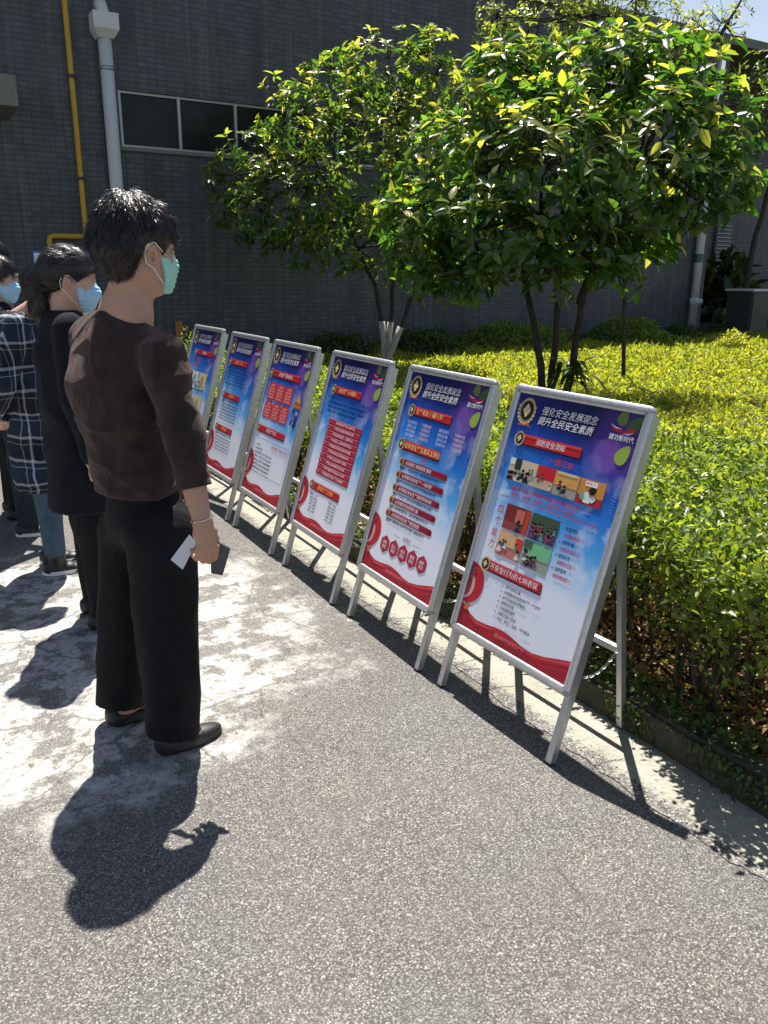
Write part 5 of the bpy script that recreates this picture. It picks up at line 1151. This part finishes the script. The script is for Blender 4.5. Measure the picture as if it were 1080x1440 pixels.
def shoe(s, heel, toe, wd=.040, h=.05):
    d = toe-heel; L = np.linalg.norm(d); d = d/L; l = A3([-d[1], d[0], 0]); m = heel+d*L*.55
    s.cap(heel+d*.035+[0, 0, .030], m+[0, 0, .024], .030, .024, .02, l, 1.12); s.ell(heel+d*(L-.098)+[0, 0, .022], A3([.098, .041, .026]), .02, np.stack([d, l, A3([0, 0, 1.0])])); s.cap(m+[0, 0, .030], heel+d*(L-.10)+[0, 0, .022], .024, .016, .02, l, 1.5)
    s.cap(heel+d*.030+[0, 0, .030], heel+d*.026+[0, 0, .050], .030, .027, .012, l, 1.1); s.cap(heel+d*.034+[0, 0, .008], heel+d*L*.5+[0, 0, .008], .008, .008, .012, l, 4.0); s.ell(heel+d*(L-.098)+[0, 0, .008], A3([.100, .043, .010]), .01, np.stack([d, l, A3([0, 0, 1.0])]))

# ================================================================== woman in the brown velvet top
def front_woman():
    pd = lambda u, v, d: at_depth(u, v, d)
    fy = R(10); fwd = A3([math.cos(fy), math.sin(fy), 0]); lat = A3([-math.sin(fy), math.cos(fy), 0])
    g = A3([.555, 2.45, 0]); W = empty('person', tuple(g)); tag(W, 'woman in brown velvet top and wide black trousers holding a phone, mint mask', 'person', 'people looking at the posters')
    hc = pd(193, 353, 2.42); chest = pd(166, 545, 2.42); neck = pd(176, 440, 2.42); lsh = pd(127, 474, 2.545); rsh = pd(226, 500, 2.295); hip = pd(203, 715, 2.40)
    elb = pd(256, 612, 2.25); wr = pd(285, 735, 2.20); lelb = pd(152, 605, 2.57); lwr = pd(222, 660, 2.60)
    rh, lh = pd(226, 735, 2.33), pd(186, 730, 2.49); rk, lk = pd(224, 890, 2.31), pd(186, 870, 2.50); ra, la = A3([.600, 2.330, .075]), A3([.500, 2.585, .075])
    hf = frame(R(16), R(4))
    # ---- body: one continuous skin surface
    s = SDF(); head_sdf(s, hc, hf, 1.03)
    s.cap(hc-hf[2]*.06-hf[0]*.022, neck+[0, 0, -.02], .055, .062, .03); s.cap(neck+[0, 0, -.01], chest+(neck-chest)*.5, .066, .08, .05, lat, 1.5)
    torso_sdf(s, hip, chest-[0, 0, .01], neck-[0, 0, .02], lsh-[0, 0, .02], rsh-[0, 0, .02], lat, fwd, .80, .04, -.020)
    s.chain([rsh-[0, 0, .02], elb, elb+(wr-elb)*.35, wr], [.036, .036, .041, .0265], .02); s.chain([lsh-[0, 0, .02], lelb, lwr], [.036, .034, .028], .02)
    hd_dir = pd(297, 800, 2.185)-wr; hd_dir /= np.linalg.norm(hd_dir); bk = -HEAD*.75+_rt*.55+A3([0, 0, .15])
    tips, th = hand_sdf(s, wr+hd_dir*.006, hd_dir, bk, 1.15, -1, .05, 1.0, thumb=((.75, .50, .55), (.85, .10, .55), (.8, -.15, .45)))
    hand_sdf(s, lwr, A3([.5, -.5, -.7]), A3([0, .6, .5]), .5, 1)
    for h_, k_, a_ in ((rh, rk, ra), (lh, lk, la)): s.chain([h_, k_, a_], [.075, .052, .034], .03)
    for a_ in (ra, la):
        hl = a_-fwd*.045; hl[2] = .03; s.cap(a_, hl+[0, 0, .01], .033, .026, .02); s.cap(a_+fwd*.005-[0, 0, .018], a_+fwd*.085-[0, 0, .052], .028, .012, .02, lat, 1.3)
    sdf_obj('body', s, .0045, MAT['skin'], W, 1)
    # ---- velvet top
    s = SDF(); ch2 = chest+[0, 0, 0]; hem = hip+A3([0, 0, -.03]); up = chest+(neck-chest)*.62
    s.cap(hem-[0, 0, .03], pd(186, 640, 2.41), .136, .120, .06, lat, 1.32); s.cap(pd(186, 640, 2.41), chest-fwd*.004, .118, .122, .06, lat, 1.24); s.cap(chest-fwd*.004, up-fwd*.012, .122, .088, .08, lat, 1.45)
    s.cap(lsh, up, .058, .080, .09); s.cap(rsh, up, .056, .080, .05); s.cap(chest+fwd*.085-lat*.06, chest+fwd*.085+lat*.06, .055, .055, .05)
    cuff = elb+(wr-elb)*.63
    s.chain([rsh, elb, cuff], [.067, .060, .053], .016); s.chain([lsh, lelb, lelb+(lwr-lelb)*.7], [.064, .056, .046], .016); s.cap(cuff, cuff+(wr-elb)*.01, .055, .055, .012)
    # collar opening: cut round the neck, tilted forward
    nz = neck[2]-.008; s.post = [folds(.0016, [(16, .6, 1.0), (22, 1.0, .8)], 3), creases(.015, [((.3, .2, 1), 19, .8), ((1, .4, .5), 24, .6), ((.5, -1, .9), 17, .8), ((.2, .5, 1), 41, .5)], 12), above(.866, (.03, .06), hip[:2]), below(nz+.012, (-.55*fwd[0], -.55*fwd[1]), neck[:2]),
        lambda D, X, Y, Z: np.maximum(D, np.where(Z > nz-.16, .088-np.sqrt((X-neck[0]-fwd[0]*.012)**2+(Y-neck[1]-fwd[1]*.012)**2)-np.maximum(nz-.03-Z, 0)*3.0, -1)).astype(np.float32)]
    wdir = (wr-elb)/np.linalg.norm(wr-elb); cp = elb+(wr-elb)*.60
    s.post.append(lambda D, X, Y, Z: np.where((X-cp[0])**2+(Y-cp[1])**2+(Z-cp[2])**2 < .13**2, np.maximum(D, (X-cp[0])*wdir[0]+(Y-cp[1])*wdir[1]+(Z-cp[2])*wdir[2]), D).astype(np.float32))
    sdf_obj('velvet_top', s, .0052, MAT['velvet'], W, 1)
    # ---- wide trousers
    s = SDF(); s.cap(hip+[0, 0, .06], hip-[0, 0, .03], .105, .114, .05, lat, 1.28); rb, lb = ra+A3([.0, .0, -.012])-fwd*.008, la+A3([0, 0, .0])-fwd*.008
    s.cap(rh+[0, 0, -.03], rb, .102, .080, .035, fwd, 1.10); s.cap(lh+[0, 0, -.03], lb, .102, .078, .035, fwd, 1.10)
    s.post = [folds(.0012, [(20, .10, 1.0), (33, .08, .8)], 9), creases(.010, [((1, .2, .05), 16, .8), ((.4, 1, .08), 20, .8), ((.3, .3, 1), 15, .45)], 7), above(.058, (-.22*fwd[0], -.22*fwd[1]), ra[:2]), below(.90)]
    sdf_obj('trousers', s, .007, MAT['trousers'], W, 1)
    # ---- shoes
    for a_ in (ra, la):
        hl = a_-fwd*.072; hl[2] = 0; to = a_+fwd*.165; to[2] = 0; s = SDF(); shoe(s, hl, to); s.cap(a_+fwd*.02+[0, 0, .02], a_+fwd*.055-[0, 0, .025], .034, .028, .012, lat, 1.1, sub=True); s.post = [above(.003)]
        sh = sdf_obj('shoe', s, .004, MAT['black'], W, 1)
    # ---- hair: volume plus strands
    s = SDF(); c0 = hc+hf[2]*.042-hf[0]*.014
    s.ell(c0, A3([.112, .092, .098]), .02, hf); s.ell(c0+hf[2]*.026-hf[0]*.010, A3([.098, .090, .088]), .04, hf); s.ell(c0-hf[0]*.046-hf[2]*.040, A3([.066, .074, .072]), .04, hf); s.ell(c0+hf[0]*.055+hf[2]*.030, A3([.060, .076, .052]), .03, hf)
    s.cap(c0-hf[0]*.064-hf[2]*.055, hc-hf[0]*.062-hf[2]*.058, .040, .030, .03, lat, 1.7)
    s.ell(hc+hf[0]*.088-hf[2]*.062, A3([.076, .10, .100]), .012, hf, sub=True)
    for sg in (-1, 1): s.ell(hc+hf[1]*sg*.088-hf[2]*.034+hf[0]*.004, A3([.044, .034, .060]), .012, hf, sub=True)
    s.post = [folds(.0026, [(120, .5, 1.0), (90, .3, .8), (200, .6, .4)], 4)]
    V, F = s.mesh(.006); V = relax(V, F, 1); o = np_mesh('hair', V, F, MAT['hair2'], smooth=True); child_at(o, W)
    crown_pt = c0+hf[2]*.08-hf[0]*.03
    def flow(c, n): a = c-crown_pt; a = a-n*(a*n).sum(1, keepdims=True); return unit(a+A3([0, 0, -.010]))
    ear_ = lambda c: (np.abs((c-hc)@hf[1]) > .048) & ((c-hc)@hf[0] > -.048) & ((c-hc)@hf[2] < .058)
    up_ = lambda c: ((c-hc)@hf[2] > .012) & ~ear_(c)
    lo_ = lambda c: (((c-hc)@hf[2] <= .012) & ((c-hc)@hf[0] < -.03)) | (ear_(c) & ((c-hc)@hf[2] > .034))
    strands_on('hair_strands', V, F, 15000, flow, .030, MAT['hair2'], W, sel=up_, width=.00055, lift=.20, jitter=.26, grav=.5)
    strands_on('hair_strands', V, F, 6000, flow, .012, MAT['hair2'], W, sel=lo_, width=.0005, lift=.06, jitter=.12, grav=.5)
    strands_on('hair_strands', V, F, 2600, flow, .034, MAT['hair2'], W, sel=lambda c: c[:, 2] > hc[2]+.06, width=.0005, lift=.8, jitter=.55, grav=.8)
    mask_obj(W, hc, hf, MAT['mask_mint'], 1.03, .0032)
    # ear clip, necklace, bracelet
    mb = MB(); mb.smooth = True; ee = hc-hf[1]*.086-hf[0]*.022+hf[2]*.012
    for q in range(6): mb.tube([ee+NR.normal(0, .004, 3), ee+NR.normal(0, .004, 3)], .004, 6)
    child_at(mb.build('hair_clip', MAT['white']), W)
    mb = MB(); mb.smooth = True; wc = wr-wdir*.012; e1 = np.cross(wdir, [0, 0, 1.0]); e1 /= np.linalg.norm(e1); e2 = np.cross(wdir, e1)
    mb.tube([wc+(e1*math.cos(t)*.0335+e2*math.sin(t)*.030)+wdir*.006*math.cos(t+1) for t in np.linspace(0, 2*math.pi, 25)], .0022, 6); child_at(mb.build('bracelet', MAT['silver']), W)
    # ---- things in the hand
    def slab(name, corners, th, mat, label, cat, bev=.003):
        c = [pd(*q) for q in corners]; nrm = np.cross(c[1]-c[0], c[3]-c[0]); nrm /= np.linalg.norm(nrm); bm = bmesh.new(); vs = [bm.verts.new(tuple(q+nrm*t*th)) for t in (-.5, .5) for q in c]
        for f_ in ((0, 1, 2, 3), (7, 6, 5, 4), (0, 4, 5, 1), (1, 5, 6, 2), (2, 6, 7, 3), (3, 7, 4, 0)): bm.faces.new([vs[i] for i in f_])
        bmesh.ops.recalc_face_normals(bm, faces=bm.faces); bmesh.ops.bevel(bm, geom=list(bm.edges), offset=bev, segments=3, affect='EDGES'); me = bpy.data.meshes.new(name); bm.to_mesh(me); bm.free(); me.materials.append(mat); return tag(link(name, me), label, cat)
    dd = 2.215
    slab('phone', [(297, 806, dd), (313, 809, dd-.004), (324, 771, dd+.012), (296, 757, dd+.014)], .009, simple('grey_phone', (.045, .055, .058), .3), 'grey phone gripped in the hand of the woman in brown velvet', 'phone', .002)
    slab('folded_card', [(240, 787, dd), (257, 801, dd-.004), (276, 764, dd+.0), (266, 752, dd+.004)], .003, simple('pale_card', (.62, .66, .72), .35, var=.15, vscale=90), 'pale folded card held beside the phone by the woman in brown velvet', 'card', .0008)
front_woman()

# ================================================================== a standing person seen farther back
def person(label, feet, yaw, H, hairm, top, legs, shoem, headyaw=None, headpitch=.12, toplen=.50, sleeve=1.0, topflare=.0, mask=True, hands='down', pony=False, skinm='skin2', lean=0.0, w=1.0, shift=(0, 0), res=.009, shortleg=False, hairlong=False, topname='jacket', headoff=(0, 0, 0)):
    """feet: ground point between the feet; yaw: facing; H: height; shift: sideways drift of the upper body"""
    k = H/1.62; g = A3([feet[0], feet[1], 0.0]); f = A3([math.cos(yaw), math.sin(yaw), 0]); l = A3([-math.sin(yaw), math.cos(yaw), 0]); Wp = empty('person', tuple(g)); tag(Wp, label, 'person', 'people looking at the posters')
    J = lambda x, y, z: g+(f*(x+lean*max(0, z-.8))+l*y+A3([0, 0, z]))*k+A3([shift[0], shift[1], 0])*min(1, z/1.2)
    hip, chest, neck, lsh, rsh = J(0, 0, .86), J(.005, 0, 1.18), J(-.005, 0, 1.345), J(-.01, .165*w, 1.30), J(-.01, -.165*w, 1.30); hc = J(.03, 0, 1.485)+A3(headoff); hf = frame(yaw if headyaw is None else headyaw, headpitch)
    if hands == 'down': le, re_, lw, rw = J(-.02, .22*w, 1.03), J(-.02, -.22*w, 1.03), J(.03, .225*w, .80), J(.03, -.225*w, .80)
    elif hands == 'back': le, re_, lw, rw = J(-.11, .235*w, 1.04), J(-.11, -.235*w, 1.04), J(-.165, .05, .86), J(-.175, -.045, .85)
    else: le, re_, lw, rw = J(.02, .21*w, 1.03), J(.02, -.21*w, 1.03), J(.19, .06, .98), J(.19, -.06, .98)
    s = SDF(); head_sdf(s, hc, hf, .98*k); s.cap(hc-hf[2]*.06*k-hf[0]*.02, neck-[0, 0, .03], .050*k, .058*k, .03); torso_sdf(s, hip, chest-[0, 0, .01], neck-[0, 0, .02], lsh-[0, 0, .02], rsh-[0, 0, .02], l, f, .72*k, .04, -.018)
    s.chain([lsh-[0, 0, .02], le, lw], [.036, .034, .025], .02); s.chain([rsh-[0, 0, .02], re_, rw], [.036, .034, .025], .02)
    for wv, ev, sd in ((lw, le, 1), (rw, re_, -1)):
        dv = (wv-ev)/np.linalg.norm(wv-ev) if hands != 'back' else (-l*sd*.8-A3([0, 0, .45])); bkn = l*sd if hands == 'down' else (-f if hands == 'back' else l*sd+A3([0, 0, .6])); hand_sdf(s, wv, dv, bkn, .9, sd if hands != 'back' else -sd, .05, .95)
    fl = {sg: J(.0, sg*.095*w, 0) for sg in (-1, 1)}
    for sg in (-1, 1): s.chain([J(0, sg*.080, .80), J(.015, sg*.092, .46), fl[sg]+A3([0, 0, .07])], [.058, .044, .034], .02); s.cap(fl[sg]+A3([0, 0, .05]), fl[sg]+f*.06+A3([0, 0, .024]), .028, .012, .02)
    sdf_obj('body', s, .006, MAT[skinm], Wp, 1)
    s = SDF(); i = .016; hz = 1.36-toplen*1.0
    lo_ = J(-.002, 0, max(.5, 1.34-toplen)); s.cap(lo_, J(0, 0, 1.0), (.128+topflare)*k, .120*k, .06, l, 1.28); s.cap(J(0, 0, 1.0), chest, .120*k, .126*k, .06, l, 1.26); s.cap(chest, chest+(neck-chest)*.6, .126*k, .086*k, .06, l, 1.5); s.cap(lsh, neck-[0, 0, .05], .056, .07, .05); s.cap(rsh, neck-[0, 0, .05], .056, .07, .05)
    le2, re2 = le+(lw-le)*sleeve, re_+(rw-re_)*sleeve; s.chain([lsh, le, le2], [.064, .056, .043], .016); s.chain([rsh, re_, re2], [.064, .056, .043], .016)
    s.cap(neck-[0, 0, .025], neck+[0, 0, .012], .064, .066, .02)
    hemz = (1.34-toplen)*k; s.post = [folds(.0015, [(17, .6, 1.0), (22, 1.0, .8)], int(H*1000)), creases(.013, [((.3, .2, 1), 16, .7), ((1, .4, .3), 18, .8), ((.5, -1, .6), 15, .8)], int(H*777)), above(hemz), lambda D, X, Y, Z: np.maximum(D, np.where(Z > neck[2]-.03, .058-np.sqrt((X-neck[0])**2+(Y-neck[1])**2), -1)).astype(np.float32), below(neck[2]+.025)]
    sdf_obj(topname, s, res, MAT[top], Wp, 1)
    s = SDF(); s.cap(J(0, 0, .92), J(0, 0, .80), .112*k, .12*k, .05, l, 1.26)
    for sg in (-1, 1): s.chain([J(0, sg*.085, .80), J(.012, sg*.092, .46), fl[sg]+A3([0, 0, .085])], [.090, .066, .060 if not shortleg else .05], .04)
    s.post = [folds(.003, [(30, .2, 1.0), (50, .3, .6), (20, .9, .8)], 5+int(H*100)), above(.055 if not shortleg else .10), below(min(.95*k, (1.34-toplen)*k+.06))]; sdf_obj('trousers', s, res, MAT[legs], Wp, 1)
    for sg in (-1, 1):
        s = SDF(); hl = fl[sg]-f*.075; to = fl[sg]+f*.16; shoe(s, hl, to); s.cap(fl[sg]+A3([0, 0, .03]), fl[sg]+A3([0, 0, .09]), .040, .044, .02); s.post = [above(.002)]; sdf_obj('shoe', s, .006, MAT[shoem], Wp, 1)
        if shoem == 'black' and legs in ('denim', 'teal'):
            mb = MB(); d_ = to-hl; Ln = np.linalg.norm(d_); d_ /= Ln; ll = A3([-d_[1], d_[0], 0]); ring = [hl+d_*(Ln/2)+d_*(Ln/2+.002)*math.cos(t)+ll*.046*math.sin(t)*(1-.15*math.cos(t)) for t in np.linspace(0, 2*math.pi, 28, endpoint=False)]
            mb.add([q+A3([0, 0, .002]) for q in ring]+[q+A3([0, 0, .022]) for q in ring], [(j, (j+1) % 28, (j+1) % 28+28, j+28) for j in range(28)]+[tuple(range(28))[::-1], tuple(range(28, 56))]); child_at(mb.build('sole', MAT['white']), Wp)
    s = SDF(); c0 = hc+(hf[2]*.040-hf[0]*.018)*k; s.ell(c0, A3([.108, .088, .094])*k, .02, hf); s.ell(c0-hf[0]*.045-hf[2]*.03, A3([.066, .076, .075])*k, .04, hf)
    if hairlong: s.cap(c0-hf[0]*.06, c0-hf[0]*.07-hf[2]*.16, .07, .06, .04, l, 1.2)
    s.ell(hc+(hf[0]*.085-hf[2]*.050)*k, A3([.070, .092, .100])*k, .012, hf, sub=True)
    for sg in (-1, 1): s.ell(hc+(hf[1]*sg*.083-hf[2]*.018+hf[0]*.006)*k, A3([.028, .026, .038])*k, .01, hf, sub=True)
    if pony:
        a = c0-hf[0]*.085-hf[2]*.035; s.chain([a, a-hf[0]*.045-A3([0, 0, .05]), a-hf[0]*.035-A3([0, 0, .16]), a-hf[0]*.01-A3([0, 0, .24])], [.032, .040, .036, .014], .02)
    hn = hc-hf[2]*.078*k; s.post = [folds(.0018, [(110, .4, 1.0), (85, .3, .8)], 8)]
    if not (pony or hairlong): s.post.append(lambda D, X, Y, Z: np.maximum(D, hn[2]-Z).astype(np.float32))
    V, F = s.mesh(.006); V = relax(V, F, 1); o = np_mesh('hair', V, F, MAT[hairm], smooth=True); child_at(o, Wp)
    cr = c0+hf[2]*.08
    def flow(c, n): a = (c-cr) if not pony else (np.tile(c0-hf[0]*.09-hf[2]*.04, (len(c), 1))-c); a = a-n*(a*n).sum(1, keepdims=True); return unit(a+1e-4)
    strands_on('hair_strands', V, F, 6000, flow, .04, MAT[hairm], Wp, width=.0007, lift=.02 if pony else .10, jitter=.05 if pony else .16, grav=.4 if not pony else .1)
    if mask: mask_obj(Wp, hc, hf, MAT['mask_blue'], .98*k, .004)
    return Wp
def gp_(u, v): p = on_z(u, v); return (float(p[0]), float(p[1]))
person('woman with low ponytail in long dark navy coat, blue mask, behind the woman in brown', gp_(143, 870), R(-2), 1.60, 'hair', 'navy', 'trousers', 'black', headyaw=R(-20), headpitch=.24, toplen=.80, topflare=.02, pony=True, topname='coat', shift=(-.045, .03), lean=.05)
person('person in long black and white plaid shirt and blue jeans, hands clasped behind the back', gp_(80, 798), R(-4), 1.56, 'hair2', 'plaid', 'denim', 'black', headyaw=R(20), headpitch=.25, toplen=.88, topflare=.015, hands='back', topname='plaid_shirt', w=1.0, shift=(-.045, .028), shortleg=True, headoff=(.14, -.085, -.01))
person('person with short black hair and blue mask in dark jacket at the left edge', gp_(44, 746), R(-12), 1.585, 'hair', 'navy', 'teal', 'black', headyaw=R(-42), headpitch=.18, toplen=.58, hands='front', shift=(-.03, .02))
person('tallest dark-haired person at the left edge, behind the one with blue mask', (.50, 5.45), R(0), 1.69, 'hair', 'navy', 'trousers', 'black', headyaw=R(40), headpitch=.3, toplen=.58, mask=False)
